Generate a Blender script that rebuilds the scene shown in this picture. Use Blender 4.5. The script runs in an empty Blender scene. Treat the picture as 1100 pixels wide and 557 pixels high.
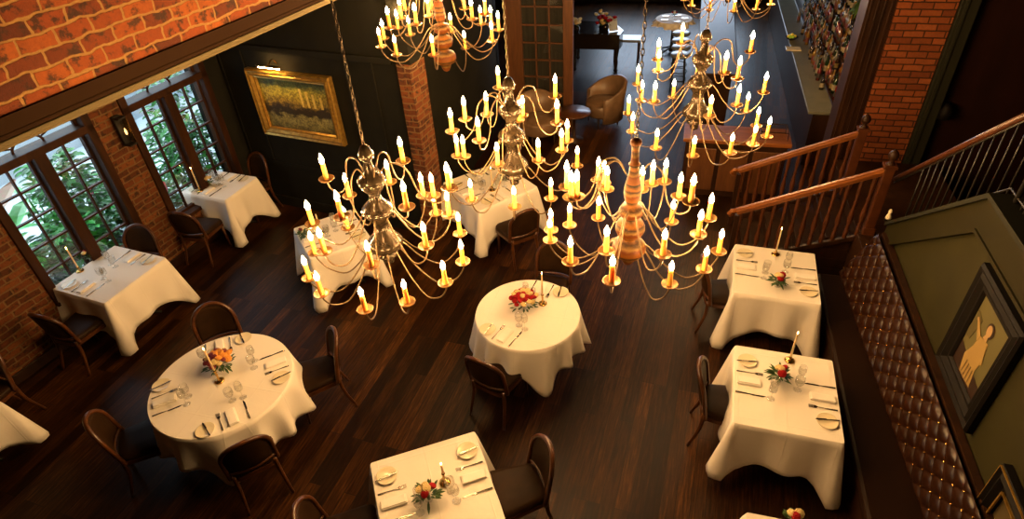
import bpy, bmesh, math, random
from mathutils import Vector, Matrix
random.seed(7)
C = bpy.context.scene.collection
PI = math.pi
# ------------------------------------------------------------------ camera survey (1100 x 557)
F = 660.0; PP = (550.0, 278.5); H = 5.0
MR = []
def _norm(v): return v.normalized()
_dn = _norm(Vector((612-PP[0], 1150-PP[1], F))); _z = -_dn
_v = Vector((770-PP[0], -242-PP[1], F)); _v = _norm(_v - _v.dot(_z)*_z)
_x = _v.cross(_z)
M = Matrix((_x, _v, _z))          # world axes in camera coords (x right, y down, z forward)
def ray(px, py):
    return M @ Vector((px-PP[0], py-PP[1], F))
def up(px, py, h):
    d = ray(px, py); t = (h-H)/d.z
    return Vector((d.x*t, d.y*t, h))
def upY(px, py, Y):
    d = ray(px, py); t = Y/d.y
    return Vector((d.x*t, Y, H+d.z*t))
def upX(px, py, X):
    d = ray(px, py); t = X/d.x
    return Vector((X, d.y*t, H+d.z*t))
cam = bpy.data.cameras.new('camera'); co = bpy.data.objects.new('camera', cam); C.objects.link(co)
cam.sensor_width = 36; cam.lens = F/1100*36; cam.clip_start = .05; cam.clip_end = 200
ax = [Vector((M[r][c] for r in range(3))) for c in range(3)]
ax = [Vector((M[0][c], M[1][c], M[2][c])) for c in range(3)]
R3 = Matrix((ax[0], -ax[1], -ax[2])).transposed()
co.matrix_world = Matrix.Translation((0, 0, H)) @ R3.to_4x4()
bpy.context.scene.camera = co
sc = bpy.context.scene
sc.view_settings.view_transform = 'Standard'; sc.view_settings.look = 'None'
sc.view_settings.gamma = 1; sc.view_settings.exposure = 0.0; sc.view_settings.use_curve_mapping = False
# ------------------------------------------------------------------ materials
def mat(name, col, rough=.5, metal=0, spec=.5, emit=None, es=0, **k):
    m = bpy.data.materials.new(name); m.use_nodes = True
    b = m.node_tree.nodes['Principled BSDF']
    b.inputs['Base Color'].default_value = (*col, 1); b.inputs['Roughness'].default_value = rough
    b.inputs['Metallic'].default_value = metal; b.inputs['Specular IOR Level'].default_value = spec
    if emit:
        b.inputs['Emission Color'].default_value = (*emit, 1); b.inputs['Emission Strength'].default_value = es
    for kk, v in k.items(): b.inputs[kk.replace('_', ' ')].default_value = v
    return m
class NT:
    def __init__(s, m): s.t = m.node_tree; s.n = s.t.nodes; s.b = s.n['Principled BSDF']
    def new(s, ty, **k):
        n = s.n.new(ty)
        for a, v in k.items():
            if a in n.inputs.keys() if hasattr(n.inputs, 'keys') else False: n.inputs[a].default_value = v
            else: setattr(n, a, v)
        return n
    def l(s, a, b): s.t.links.new(a, b)
def ramp(nt, src, stops):
    r = nt.new('ShaderNodeValToRGB'); e = r.color_ramp.elements
    e[0].position, e[0].color = stops[0][0], (*stops[0][1], 1)
    e[1].position, e[1].color = stops[-1][0], (*stops[-1][1], 1)
    for p, c in stops[1:-1]:
        x = e.new(p); x.color = (*c, 1)
    nt.l(src, r.inputs['Fac']); return r.outputs['Color']
def noise(nt, vec, scale, detail=4, rough=.6):
    n = nt.new('ShaderNodeTexNoise'); n.inputs['Scale'].default_value = scale
    n.inputs['Detail'].default_value = detail; n.inputs['Roughness'].default_value = rough
    if vec is not None: nt.l(vec, n.inputs['Vector'])
    return n.outputs['Fac']
def objco(nt): return nt.new('ShaderNodeTexCoord').outputs['Object']
def bump(nt, h, strength=.4, dist=.01):
    b = nt.new('ShaderNodeBump'); b.inputs['Strength'].default_value = strength; b.inputs['Distance'].default_value = dist
    nt.l(h, b.inputs['Height']); nt.l(b.outputs['Normal'], nt.b.inputs['Normal'])
def mathn(nt, op, a, b):
    n = nt.new('ShaderNodeMath', operation=op)
    for i, v in enumerate((a, b)):
        if isinstance(v, (int, float)): n.inputs[i].default_value = v
        else: nt.l(v, n.inputs[i])
    return n.outputs[0]
def mixc(nt, fac, a, b, mode='MIX'):
    n = nt.new('ShaderNodeMix', data_type='RGBA', blend_type=mode)
    if isinstance(fac, (int, float)): n.inputs[0].default_value = fac
    else: nt.l(fac, n.inputs[0])
    for i, v in ((6, a), (7, b)):
        if isinstance(v, tuple): n.inputs[i].default_value = (*v, 1)
        else: nt.l(v, n.inputs[i])
    return n.outputs[2]
def varied(name, c1, c2, scale=6, rough=.5, metal=0, spec=.5, bs=0, detail=4, stretch=None):
    m = mat(name, c1, rough, metal, spec); nt = NT(m); v = objco(nt)
    if stretch:
        mp = nt.new('ShaderNodeMapping'); mp.inputs['Scale'].default_value = stretch; nt.l(v, mp.inputs['Vector']); v = mp.outputs[0]
    f = noise(nt, v, scale, detail)
    nt.l(ramp(nt, f, [(.35, c1), (.68, c2)]), nt.b.inputs['Base Color'])
    if bs: bump(nt, f, bs, .01)
    return m
def brick(name, bw, bh, cols, mortar, ms=.012, off=.5, spots=True, warp=.02):
    m = mat(name, cols[0], .85, spec=.25); nt = NT(m); v = objco(nt)
    sp = nt.new('ShaderNodeSeparateXYZ'); nt.l(v, sp.inputs[0])
    u = mathn(nt, 'ADD', sp.outputs[0], sp.outputs[1])
    cb = nt.new('ShaderNodeCombineXYZ'); nt.l(u, cb.inputs[0]); nt.l(sp.outputs[2], cb.inputs[1])
    nz = nt.new('ShaderNodeTexNoise'); nz.inputs['Scale'].default_value = 7; nt.l(cb.outputs[0], nz.inputs['Vector'])
    sb = nt.new('ShaderNodeVectorMath', operation='SUBTRACT'); nt.l(nz.outputs['Color'], sb.inputs[0]); sb.inputs[1].default_value = (.5, .5, .5)
    ml = nt.new('ShaderNodeVectorMath', operation='SCALE'); nt.l(sb.outputs[0], ml.inputs[0]); ml.inputs['Scale'].default_value = warp*2
    ad = nt.new('ShaderNodeVectorMath', operation='ADD'); nt.l(cb.outputs[0], ad.inputs[0]); nt.l(ml.outputs[0], ad.inputs[1])
    b = nt.new('ShaderNodeTexBrick'); nt.l(ad.outputs[0], b.inputs['Vector'])
    b.offset = off; b.inputs['Scale'].default_value = 1; b.inputs['Brick Width'].default_value = bw; b.inputs['Row Height'].default_value = bh
    b.inputs['Mortar Size'].default_value = ms; b.inputs['Mortar Smooth'].default_value = .3; b.inputs['Bias'].default_value = 0
    b.inputs['Color1'].default_value = (0, 0, 0, 1); b.inputs['Color2'].default_value = (1, 1, 1, 1); b.inputs['Mortar'].default_value = (.5, .5, .5, 1)
    base = ramp(nt, b.outputs['Color'], [(0, cols[0]), (.5, cols[1]), (1, cols[2])])
    n1 = noise(nt, v, 45, 5, .7)
    base = mixc(nt, n1, base, mixc(nt, .6, base, (.02, .01, .006)))
    if spots:
        n2 = noise(nt, v, 13, 4, .65)
        base = mixc(nt, ramp(nt, n2, [(.51, (0, 0, 0)), (.62, (.9, .9, .9))]), base, (.03, .014, .008))
    n3 = noise(nt, v, 60, 3)
    mo = mixc(nt, n3, mortar, tuple(x*.5 for x in mortar))
    nt.l(mixc(nt, b.outputs['Fac'], base, mo), nt.b.inputs['Base Color'])
    h = mathn(nt, 'ADD', mathn(nt, 'MULTIPLY', b.outputs['Fac'], -1.0), mathn(nt, 'MULTIPLY', n1, .6))
    bump(nt, h, .8, .012)
    return m
def floor_mat():
    m = mat('dark_oak_boards', (.06, .03, .015), .34, spec=.16); nt = NT(m); v = objco(nt)
    mp = nt.new('ShaderNodeMapping'); nt.l(v, mp.inputs['Vector']); mp.inputs['Rotation'].default_value = (0, 0, math.radians(-86))
    b = nt.new('ShaderNodeTexBrick'); nt.l(mp.outputs[0], b.inputs['Vector']); b.offset = .37; b.offset_frequency = 3
    b.inputs['Scale'].default_value = 1; b.inputs['Brick Width'].default_value = 1.5; b.inputs['Row Height'].default_value = .125
    b.inputs['Mortar Size'].default_value = .003; b.inputs['Mortar Smooth'].default_value = .2
    b.inputs['Color1'].default_value = (0, 0, 0, 1); b.inputs['Color2'].default_value = (1, 1, 1, 1); b.inputs['Mortar'].default_value = (.5, .5, .5, 1)
    m2 = nt.new('ShaderNodeMapping'); nt.l(mp.outputs[0], m2.inputs['Vector']); m2.inputs['Scale'].default_value = (1.6, 22, 1)
    g = noise(nt, m2.outputs[0], 2.2, 7, .68)
    big = noise(nt, v, 1.1, 4, .6)
    f = mathn(nt, 'ADD', mathn(nt, 'MULTIPLY', b.outputs['Color'], .20), mathn(nt, 'MULTIPLY', g, .68))
    f = mathn(nt, 'ADD', f, mathn(nt, 'MULTIPLY', big, .16))
    base = ramp(nt, f, [(.30, (.0035, .001, .0003)), (.47, (.015, .0046, .001)), (.61, (.046, .0155, .003)), (.8, (.17, .064, .012))])
    nt.l(mixc(nt, b.outputs['Fac'], base, (.008, .004, .002)), nt.b.inputs['Base Color'])
    nt.l(ramp(nt, g, [(.3, (.30,)*3), (.8, (.55,)*3)]), nt.b.inputs['Roughness'])
    bump(nt, mathn(nt, 'SUBTRACT', g, mathn(nt, 'MULTIPLY', b.outputs['Fac'], 2.0)), .25, .004)
    return m
def glassy(name, tint, k=.35, rough=.02):
    m = bpy.data.materials.new(name); m.use_nodes = True; t = m.node_tree; t.nodes.clear()
    o = t.nodes.new('ShaderNodeOutputMaterial'); mx = t.nodes.new('ShaderNodeMixShader')
    tr = t.nodes.new('ShaderNodeBsdfTransparent'); tr.inputs[0].default_value = (*tint, 1)
    g = t.nodes.new('ShaderNodeBsdfGlossy'); g.inputs['Roughness'].default_value = rough
    lw = t.nodes.new('ShaderNodeLayerWeight'); lw.inputs['Blend'].default_value = k
    ma = t.nodes.new('ShaderNodeMath'); ma.operation = 'MULTIPLY_ADD'; ma.inputs[1].default_value = .55; ma.inputs[2].default_value = .04
    t.links.new(lw.outputs['Facing'], ma.inputs[0]); t.links.new(ma.outputs[0], mx.inputs[0]); t.links.new(tr.outputs[0], mx.inputs[1]); t.links.new(g.outputs[0], mx.inputs[2])
    t.links.new(mx.outputs[0], o.inputs[0]); return m
def emis(name, col, s):
    m = bpy.data.materials.new(name); m.use_nodes = True; t = m.node_tree; t.nodes.clear()
    o = t.nodes.new('ShaderNodeOutputMaterial'); e = t.nodes.new('ShaderNodeEmission'); e.inputs[0].default_value = (*col, 1); e.inputs[1].default_value = s
    t.links.new(e.outputs[0], o.inputs[0]); return m
WARM = (1, .52, .16)
X = {}
X['floor'] = floor_mat()
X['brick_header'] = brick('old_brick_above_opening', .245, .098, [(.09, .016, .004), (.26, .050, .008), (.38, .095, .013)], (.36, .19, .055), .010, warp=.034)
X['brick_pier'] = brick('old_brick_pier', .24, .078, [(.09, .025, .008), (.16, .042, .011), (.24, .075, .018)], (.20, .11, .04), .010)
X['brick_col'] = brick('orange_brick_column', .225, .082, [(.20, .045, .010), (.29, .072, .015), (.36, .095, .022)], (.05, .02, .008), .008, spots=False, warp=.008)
X['dark_wall'] = varied('charcoal_painted_wall', (.009, .0085, .006), (.013, .012, .008), 3, .75, spec=.1)
X['green_wall'] = varied('olive_grey_painted_wall', (.020, .0175, .0045), (.027, .0235, .0065), 2, .6, spec=.15)
X['green_trim'] = mat('olive_grey_trim', (.017, .0145, .004), .5, spec=.15)
X['casing'] = mat('slate_green_casing', (.016, .016, .009), .6, spec=.15)
X['red_wall'] = varied('oxblood_wood_wall', (.012, .0035, .002), (.018, .005, .003), 5, .6, spec=.12, stretch=(1, 1, .2))
X['cream_trim'] = mat('cream_moulding', (.115, .088, .042), .7, spec=.1)
X['dark_wood'] = varied('dark_stained_wood', (.014, .0055, .0022), (.032, .012, .0045), 9, .45, spec=.2, stretch=(1, 1, .15), detail=6)
X['window_wood'] = varied('walnut_window_frame', (.020, .0065, .002), (.042, .014, .004), 9, .5, spec=.15, stretch=(1, 1, .2))
X['rail_wood'] = varied('polished_oak_handrail', (.15, .045, .010), (.26, .085, .018), 7, .3, stretch=(.3, 3, 3))
X['baluster_wood'] = varied('mahogany_baluster', (.05, .014, .004), (.085, .025, .007), 8, .35)
X['door_wood'] = varied('oak_door', (.075, .026, .008), (.12, .045, .013), 8, .4, stretch=(3, 3, .4))
X['chair_wood'] = varied('walnut_chair_wood', (.045, .014, .004), (.09, .03, .008), 8, .3)
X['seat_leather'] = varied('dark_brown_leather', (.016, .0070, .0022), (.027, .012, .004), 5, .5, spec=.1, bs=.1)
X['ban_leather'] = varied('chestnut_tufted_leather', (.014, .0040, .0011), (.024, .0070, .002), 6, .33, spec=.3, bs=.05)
X['tub_leather'] = varied('cognac_leather', (.13, .075, .04), (.19, .11, .06), 7, .35, bs=.1)
X['ceil'] = mat('dark_ceiling_paint', (.012, .009, .006), .9, spec=.1)
def cloth_mat():
    m = mat('white_damask_cloth', (.78, .72, .64), .75, spec=.25); nt = NT(m); v = objco(nt)
    n = noise(nt, v, 9, 3); sp = nt.new('ShaderNodeSeparateXYZ'); nt.l(v, sp.inputs[0]); h = mathn(nt, 'MULTIPLY', n, .5)
    for i in (0, 1):      # pressed fold creases
        q = mathn(nt, 'ABSOLUTE', mathn(nt, 'SUBTRACT', mathn(nt, 'FRACT', mathn(nt, 'ADD', mathn(nt, 'MULTIPLY', sp.outputs[i], 2.6), .5), 0), .5), 0)
        h = mathn(nt, 'ADD', h, mathn(nt, 'MULTIPLY', mathn(nt, 'MAXIMUM', mathn(nt, 'SUBTRACT', .02, q), 0), 14))
    bump(nt, h, .35, .012); return m
X['cloth'] = cloth_mat()
X['napkin'] = mat('white_napkin_linen', (.82, .77, .70), .8)
X['china'] = mat('ivory_china', (.72, .63, .44), .15)
X['steel'] = mat('silver_cutlery', (.30, .27, .23), .25, 1)
X['brass'] = mat('aged_brass', (.55, .34, .10), .25, 1)
X['arm'] = mat('antique_brass_arm', (.13, .08, .035), .35, .5)
X['pan'] = mat('antique_gilt_pan', (.20, .10, .03), .35, .6)
X['pewter'] = varied('mercury_silver_turning', (.050, .034, .018), (.020, .013, .007), 14, .22, .5)
X['chain'] = mat('antique_chain', (.10, .07, .035), .4, .6)
X['sleeve'] = mat('amber_candle_sleeve', (1.0, .52, .10), .5, Subsurface_Weight=.4)
X['flame'] = emis('lit_candle_bulb', (1, .58, .225), 660)
X['wax'] = mat('ivory_wax', (.85, .66, .38), .4, Subsurface_Weight=.3)
X['cflame'] = emis('candle_flame', (1, .45, .12), 60)
X['glass'] = glassy('clear_glassware', (.97, .97, .96), .22)
X['pane'] = glassy('window_pane', (.96, .98, .98), .15)
X['gold'] = varied('gilt_frame', (.50, .30, .06), (.28, .15, .03), 20, .3, .7, bs=.4)
X['black_frame'] = mat('black_lacquer_frame', (.004, .0028, .0018), .6, spec=.12)
X['iron'] = mat('black_wrought_iron', (.010, .008, .005), .5, .3)
X['leaf'] = varied('garden_leaf', (.012, .17, .02), (.06, .46, .07), 3, .4)
X['leaf2'] = varied('dark_garden_leaf', (.004, .05, .012), (.02, .18, .04), 3, .4)
X['leaf3'] = varied('bright_banana_leaf', (.08, .42, .12), (.16, .60, .2), 2, .35)
X['leafpink'] = varied('rosy_canna_leaf', (.42, .20, .16), (.30, .28, .16), 6, .4)
X['pinkf'] = mat('pink_flower', (.75, .12, .25), .5)
X['dleaf'] = varied('table_foliage', (.03, .07, .015), (.06, .12, .03), 30, .5)
X['rred'] = mat('red_rose', (.26, .004, .006), .7, spec=.15)
X['rcream'] = mat('cream_rose', (.62, .46, .20), .7, spec=.2)
X['rorange'] = mat('apricot_rose', (.62, .26, .05), .7, spec=.2)
X['rwhite'] = mat('white_rose', (.66, .64, .50), .7, spec=.2)
X['rdark'] = mat('burgundy_rose', (.14, .008, .012), .5)
X['pave'] = varied('pale_stone_paving', (.60, .70, .76), (.74, .82, .87), 1.2, .9)
X['stone'] = varied('grey_green_bar_top', (.12, .12, .085), (.16, .155, .11), 6, .3)
X['black_piano'] = mat('black_piano_lacquer', (.012, .008, .006), .12)
X['blue_sheen_seat'] = mat('blue_sheen_stool_seat', (.13, .15, .19), .3)  # blue light reflected by the seat tops is put into this colour
def turned_mat():
    m = mat('painted_turned_wood', (.4, .2, .05), .5, spec=.15); nt = NT(m); v = objco(nt)
    sp = nt.new('ShaderNodeSeparateXYZ'); nt.l(v, sp.inputs[0])
    n = noise(nt, v, 18, 5, .7)
    f = mathn(nt, 'ADD', mathn(nt, 'FRACT', mathn(nt, 'MULTIPLY', sp.outputs[2], 7.2), 0), mathn(nt, 'MULTIPLY', mathn(nt, 'SUBTRACT', n, .5), .35))
    nt.l(ramp(nt, f, [(.1, (.11, .035, .004)), (.35, (.07, .016, .003)), (.45, (.12, .065, .015)), (.62, (.022, .008, .003)), (.75, (.15, .055, .006)), (.95, (.02, .012, .006))]), nt.b.inputs['Base Color'])
    return m
X['turned'] = turned_mat()
# ------------------------------------------------------------------ mesh helpers
def obj(name, bm, m, parent=None, smooth=False, loc=None, rot=None):
    bmesh.ops.recalc_face_normals(bm, faces=bm.faces) if False else None
    me = bpy.data.meshes.new(name); bm.to_mesh(me); bm.free()
    for x in (m if isinstance(m, (list, tuple)) else [m]): me.materials.append(X[x] if isinstance(x, str) else x)
    if smooth:
        for p in me.polygons: p.use_smooth = True
    o = bpy.data.objects.new(name, me); C.objects.link(o)
    if parent: o.parent = parent
    if loc is not None: o.location = loc
    if rot is not None: o.rotation_euler = rot
    return o
def empty(name, loc=(0, 0, 0), rz=0):
    o = bpy.data.objects.new(name, None); C.objects.link(o); o.location = loc; o.rotation_euler = (0, 0, rz); o.empty_display_size = .1
    return o
def tag(o, label, cat, group=None, kind=None):
    o['label'] = label; o['category'] = cat
    if group: o['group'] = group
    if kind: o['kind'] = kind
    return o
def struct(o, label=None):
    o['kind'] = 'structure'
    if label: o['label'] = label
    return o
def B(): return bmesh.new()
def box(bm, c, s, rz=0, bev=0, mi=0, mt=None):
    r = bmesh.ops.create_cube(bm, size=1)
    T = Matrix.Translation(c) @ Matrix.Rotation(rz, 4, 'Z') @ Matrix.Diagonal((*s, 1))
    if mt is not None: T = mt @ T
    bmesh.ops.transform(bm, matrix=T, verts=r['verts'])
    fs = {f for v in r['verts'] for f in v.link_faces}
    for f in fs: f.material_index = mi
    if bev:
        es = {e for v in r['verts'] for e in v.link_edges}
        g = bmesh.ops.bevel(bm, geom=list(es), offset=bev, segments=2, affect='EDGES', profile=.5)
        for f in g['faces']: f.material_index = mi
    return bm
def bx(x0, x1, y0, y1, z0, z1, bm=None, bev=0, mi=0):
    bm = bm or B(); return box(bm, ((x0+x1)/2, (y0+y1)/2, (z0+z1)/2), (abs(x1-x0), abs(y1-y0), abs(z1-z0)), 0, bev, mi)
def lathe(bm, prof, n=20, c=(0, 0, 0), mi=0, T=None):
    c = Vector(c); rings = []
    for r, z in prof:
        if r < 1e-5:
            p = Vector((0, 0, z))+c
            rings.append([bm.verts.new(T @ p if T else p)])
        else:
            ring = []
            for i in range(n):
                p = Vector((r*math.cos(2*PI*i/n), r*math.sin(2*PI*i/n), z))+c
                ring.append(bm.verts.new(T @ p if T else p))
            rings.append(ring)
    for a, b in zip(rings, rings[1:]):
        for i in range(n):
            j = (i+1) % n
            if len(a) == 1 and len(b) == 1: continue
            if len(a) == 1: f = bm.faces.new((a[0], b[j], b[i]))
            elif len(b) == 1: f = bm.faces.new((a[i], a[j], b[0]))
            else: f = bm.faces.new((a[i], a[j], b[j], b[i]))
            f.material_index = mi; f.smooth = True
    return bm
def tube(bm, pts, r, n=8, mi=0, cap=True):
    pts = [Vector(p) for p in pts]; rr = r if isinstance(r, (list, tuple)) else [r]*len(pts)
    rings = []; up0 = Vector((0, 0, 1)); prev = None
    for i, p in enumerate(pts):
        t = (pts[min(i+1, len(pts)-1)]-pts[max(i-1, 0)]).normalized()
        if prev is None:
            a = t.cross(up0)
            if a.length < 1e-3: a = t.cross(Vector((1, 0, 0)))
        else: a = prev - t*prev.dot(t)
        a.normalize(); prev = a; b = t.cross(a)
        rings.append([bm.verts.new(p + (a*math.cos(2*PI*k/n)+b*math.sin(2*PI*k/n))*rr[i]) for k in range(n)])
    for A, D in zip(rings, rings[1:]):
        for k in range(n):
            f = bm.faces.new((A[k], A[(k+1) % n], D[(k+1) % n], D[k])); f.smooth = True; f.material_index = mi
    if cap:
        for q in (list(reversed(rings[0])), rings[-1]):
            f = bm.faces.new(q); f.material_index = mi
    return bm
def crom(P, k=6):
    P = [Vector(p) for p in P]; Q = [P[0]*2-P[1]]+P+[P[-1]*2-P[-2]]; out = []
    for i in range(1, len(Q)-2):
        a, b, c, d = Q[i-1:i+3]
        for s in range(k):
            t = s/k
            out.append(.5*((2*b)+(-a+c)*t+(2*a-5*b+4*c-d)*t*t+(-a+3*b-3*c+d)*t**3))
    out.append(P[-1]); return out
def prism(bm, pts, h0, h1, T=None, mi=0):
    a = [Vector((p[0], p[1], h0)) for p in pts]; b = [Vector((p[0], p[1], h1)) for p in pts]
    if T: a = [T @ v for v in a]; b = [T @ v for v in b]
    va = [bm.verts.new(v) for v in a]; vb = [bm.verts.new(v) for v in b]; n = len(pts)
    fs = [bm.faces.new(list(reversed(va))), bm.faces.new(vb)]
    for i in range(n): fs.append(bm.faces.new((va[i], va[(i+1) % n], vb[(i+1) % n], vb[i])))
    for f in fs: f.material_index = mi
    return bm
def copy_tree(o, parent=None):
    c = o.copy(); C.objects.link(c)
    if parent: c.parent = parent
    for ch in list(o.children): copy_tree(ch, c)
    return c
# ================================================================== SETTING
# window-wall frame: s runs along the wall, n into the room
AW = math.radians(81.74); W0 = Vector((-6.84, 3.41, 0)); WS = Vector((math.cos(AW), math.sin(AW), 0)); WN = Vector((math.sin(AW), -math.cos(AW), 0))
def wpt(s, n, z): return W0+WS*s+WN*n+Vector((0, 0, z))
TW = Matrix.Translation(W0) @ Matrix.Rotation(AW, 4, 'Z')    # local x = s, local y = -n
def wobj(name, bm, m, parent=None, smooth=False):
    o = obj(name, bm, m, parent, smooth)
    if parent is None: o.matrix_world = TW
    return o
def wbx(s0, s1, n0, n1, z0, z1, bm=None, bev=0, mi=0): return bx(s0, s1, -n1, -n0, z0, z1, bm, bev, mi)
struct(obj('floor', bx(-7.6, 6, -3, 20, -.1, 0), 'floor'))
struct(obj('ceiling', bx(-8.2, 6.2, -3.2, 20.2, 6.4, 6.6), 'ceil'))
WIN = [(.50, 1.66, 1.08), (2.26, 3.42, 2.84)]
Z0, ZT, ZA = .58, 2.15, 2.62
bm = B()
wbx(-6.6, .42, -.3, 0, 0, 6.4, bm); wbx(1.74, 2.18, -.3, 0, 0, ZA+.1, bm); 
wbx(.42, 1.74, -.3, 0, 0, Z0-.03, bm); wbx(2.18, 3.5, -.3, 0, 0, Z0-.03, bm); wbx(.42, 4.2, -.3, 0, ZA+.1, 6.4, bm)
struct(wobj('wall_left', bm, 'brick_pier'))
struct(wobj('wall_left_corner', wbx(3.5, 4.2, -.3, .002, 0, ZA+.1), 'dark_wall'))
struct(wobj('trim_1', wbx(-6.6, 3.6, 0, .025, 0, .13, bev=.006), 'dark_wood'))
for wi, (s0, s1, sm) in enumerate(WIN):
    w = empty('window_%d' % (wi+1)); w.matrix_world = TW; struct(w)
    bm = B()
    wbx(s0-.1, s0, -.2, .03, Z0, ZA+.1, bm, .008); wbx(s1, s1+.1, -.2, .03, Z0, ZA+.1, bm, .008)
    wbx(s0-.1, s1+.1, -.2, .05, Z0-.05, Z0, bm, .008); wbx(s0-.1, s1+.1, -.2, .03, ZT, ZT+.09, bm, .008)
    wbx(s0-.1, s1+.1, -.2, .03, ZA, ZA+.1, bm, .008)
    wbx(sm-.07, sm+.07, -.17, .01, Z0, ZT, bm, .008)
    obj('window_frame', bm, 'window_wood', w)
    for a, b in ((s0, sm-.07), (sm+.07, s1)):
        bm = B()
        wbx(a, a+.028, -.13, -.08, Z0, ZT, bm); wbx(b-.028, b, -.13, -.08, Z0, ZT, bm)
        wbx(a, b, -.13, -.08, Z0, Z0+.03, bm); wbx(a, b, -.13, -.08, ZT-.025, ZT, bm)
        wbx((a+b)/2-.010, (a+b)/2+.010, -.125, -.085, Z0, ZT, bm)
        for k in range(1, 5):
            z = Z0+(ZT-Z0)*k/5; wbx(a, b, -.124, -.086, z-.010, z+.010, bm)
        obj('window_sash', bm, 'window_wood', w)
        obj('pane', wbx(a+.02, b-.02, -.107, -.103, Z0+.02, ZT-.02), 'pane', w)
    # fanlight
    bm = B(); cx = (s0+s1)/2; rw = (s1-s0)/2; z0 = ZT+.09; hh = ZA-z0
    for rr_, th in ((.30, .014), (1.0, .03)):
        pts = [(cx+rw*rr_*math.cos(PI*k/24), .105, z0+hh*rr_*math.sin(PI*k/24)) for k in range(25)]
        tube(bm, pts, th, 6)
    for k in range(1, 7):
        a = PI*k/7
        tube(bm, [(cx+rw*.3*math.cos(a), .105, z0+hh*.3*math.sin(a)), (cx+rw*math.cos(a), .105, z0+hh*math.sin(a))], .010, 6)
    for sg in (-1, 1):
        pts = [(cx+sg*rw, z0), (cx+sg*rw, ZA), (cx, ZA)]+[(cx+sg*rw*math.sin(PI/2*k/12), z0+hh*math.cos(PI/2*k/12)) for k in range(13)]
        T = Matrix(((1, 0, 0, 0), (0, 0, 1, 0), (0, 1, 0, 0), (0, 0, 0, 1)))
        prism(bm, pts, .08, .14, T)
    obj('fanlight', bm, 'window_wood', w)
    obj('pane', wbx(s0, s1, -.107, -.103, z0, ZA), 'pane', w)
# dark wall with the painting: frame P (x along wall from the corner)
AP = math.radians(-8.3); P0 = Vector((-6.14, 7.13, 0))
TP = Matrix.Translation(P0) @ Matrix.Rotation(AP, 4, 'Z')
bm = B(); bx(-.9, 2.87, 0, .25, 0, 6.4, bm); bx(2.87, 3.07, -.1, .25, 2.52, 6.4, bm)
o = obj('wall_back', bm, 'dark_wall'); o.matrix_world = TP; struct(o)
bm = B(); bx(-.3, 2.75, -.03, 0, 0, .16, bm, .006); bx(-.3, 2.75, -.02, 0, .72, .78, bm, .006); bx(-.3, 2.75, -.045, 0, 2.47, 2.55, bm, .008)
for a in (-.12, .3, 2.0, 2.42): bx(a, a+.03, -.018, 0, .8, 2.47, bm, .004)
o = obj('trim_2', bm, 'dark_wall'); o.matrix_world = TP; struct(o)
bm = B(); bx(2.87, 3.05, -.10, .25, 0, 2.52, bm)
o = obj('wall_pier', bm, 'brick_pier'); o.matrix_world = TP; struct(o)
# header with brick face
OFF = 3.1
bm = B(); wbx(-6.6, 3.9, OFF-.3, OFF, 3.565, 6.4, bm)
struct(wobj('wall_header', bm, 'brick_header'))
bm = B(); wbx(-6.6, 3.9, OFF-.32, OFF+.012, 3.535, 3.565, bm, .006); wbx(-6.6, 3.9, OFF-.32, OFF+.018, 3.645, 3.66, bm); wbx(-6.6, 3.9, OFF-.32, OFF+.006, 3.56, 3.645, bm)
X['soot_wood'] = mat('dark_lintel_paint', (.022, .010, .004), .8, spec=.04)
struct(wobj('trim_3', bm, 'soot_wood'))
bm = B(); wbx(-6.6, 3.9, OFF-.33, OFF+.022, 3.505, 3.535, bm, .006); wbx(-6.6, 3.9, OFF-.33, OFF+.014, 3.485, 3.505, bm, .004)
struct(wobj('trim_4', bm, 'cream_trim'))
struct(wobj('ceiling_alcove', wbx(-6.6, 4.2, -.2, OFF-.3, 3.55, 3.62), 'ceil'))
# passage beside the pier, glazed door wall, far rooms
struct(obj('wall_passage', bx(-3.35, -3.25, 6.95, 10.5, 0, 6.4), 'dark_wall'))
struct(obj('wall_far_left', bx(-6, -3.25, 10.45, 10.6, 0, 6.4), 'dark_wall'))
bm = B(); bx(-8, -2.6, 19, 19.2, 0, 6.4, bm); bx(1.6, 6, 19, 19.2, 0, 6.4, bm); bx(-2.6, 1.6, 19, 19.2, 0, 1, bm); bx(-2.6, 1.6, 19, 19.2, 3.4, 6.4, bm)
struct(obj('wall_far', bm, 'dark_wall'))
struct(obj('wall_near', bx(-8.2, 6, -3.2, -3, 0, 6.4), 'dark_wall'))
struct(obj('wall_outer_right', bx(4.6, 4.8, -3, 20, 0, 6.4), 'red_wall'))
# far-room side wall
bm = B(); bx(-6.2, -6, 10.5, 19.2, 0, 6.4, bm)
struct(obj('wall_far_side', bm, 'dark_wall'))
# bar-side walls and right-hand end
struct(obj('wall_bar', bx(2.95, 3.05, 8.9, 19, 0, 6.4), 'dark_wood'))
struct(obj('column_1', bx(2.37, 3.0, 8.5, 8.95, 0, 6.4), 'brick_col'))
bm = B(); bx(2.05, 2.36, 8.52, 8.9, 0, 6.4, bm)
for k in range(4): bx(2.08+k*.075, 2.10+k*.075, 8.505, 8.52, .2, 6, bm, .003)
struct(obj('trim_5', bm, 'dark_wood'))
bm = B(); bx(3.01, 3.21, 8.46, 8.7, 0, 6.4, bm, .01); bx(3.05, 3.09, 8.44, 8.46, 0, 6.4, bm, .004)
struct(obj('trim_6', bm, 'casing'))
struct(obj('wall_right_end', bx(3.2, 4.7, 8.6, 8.75, 0, 6.4), 'red_wall'))
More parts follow.
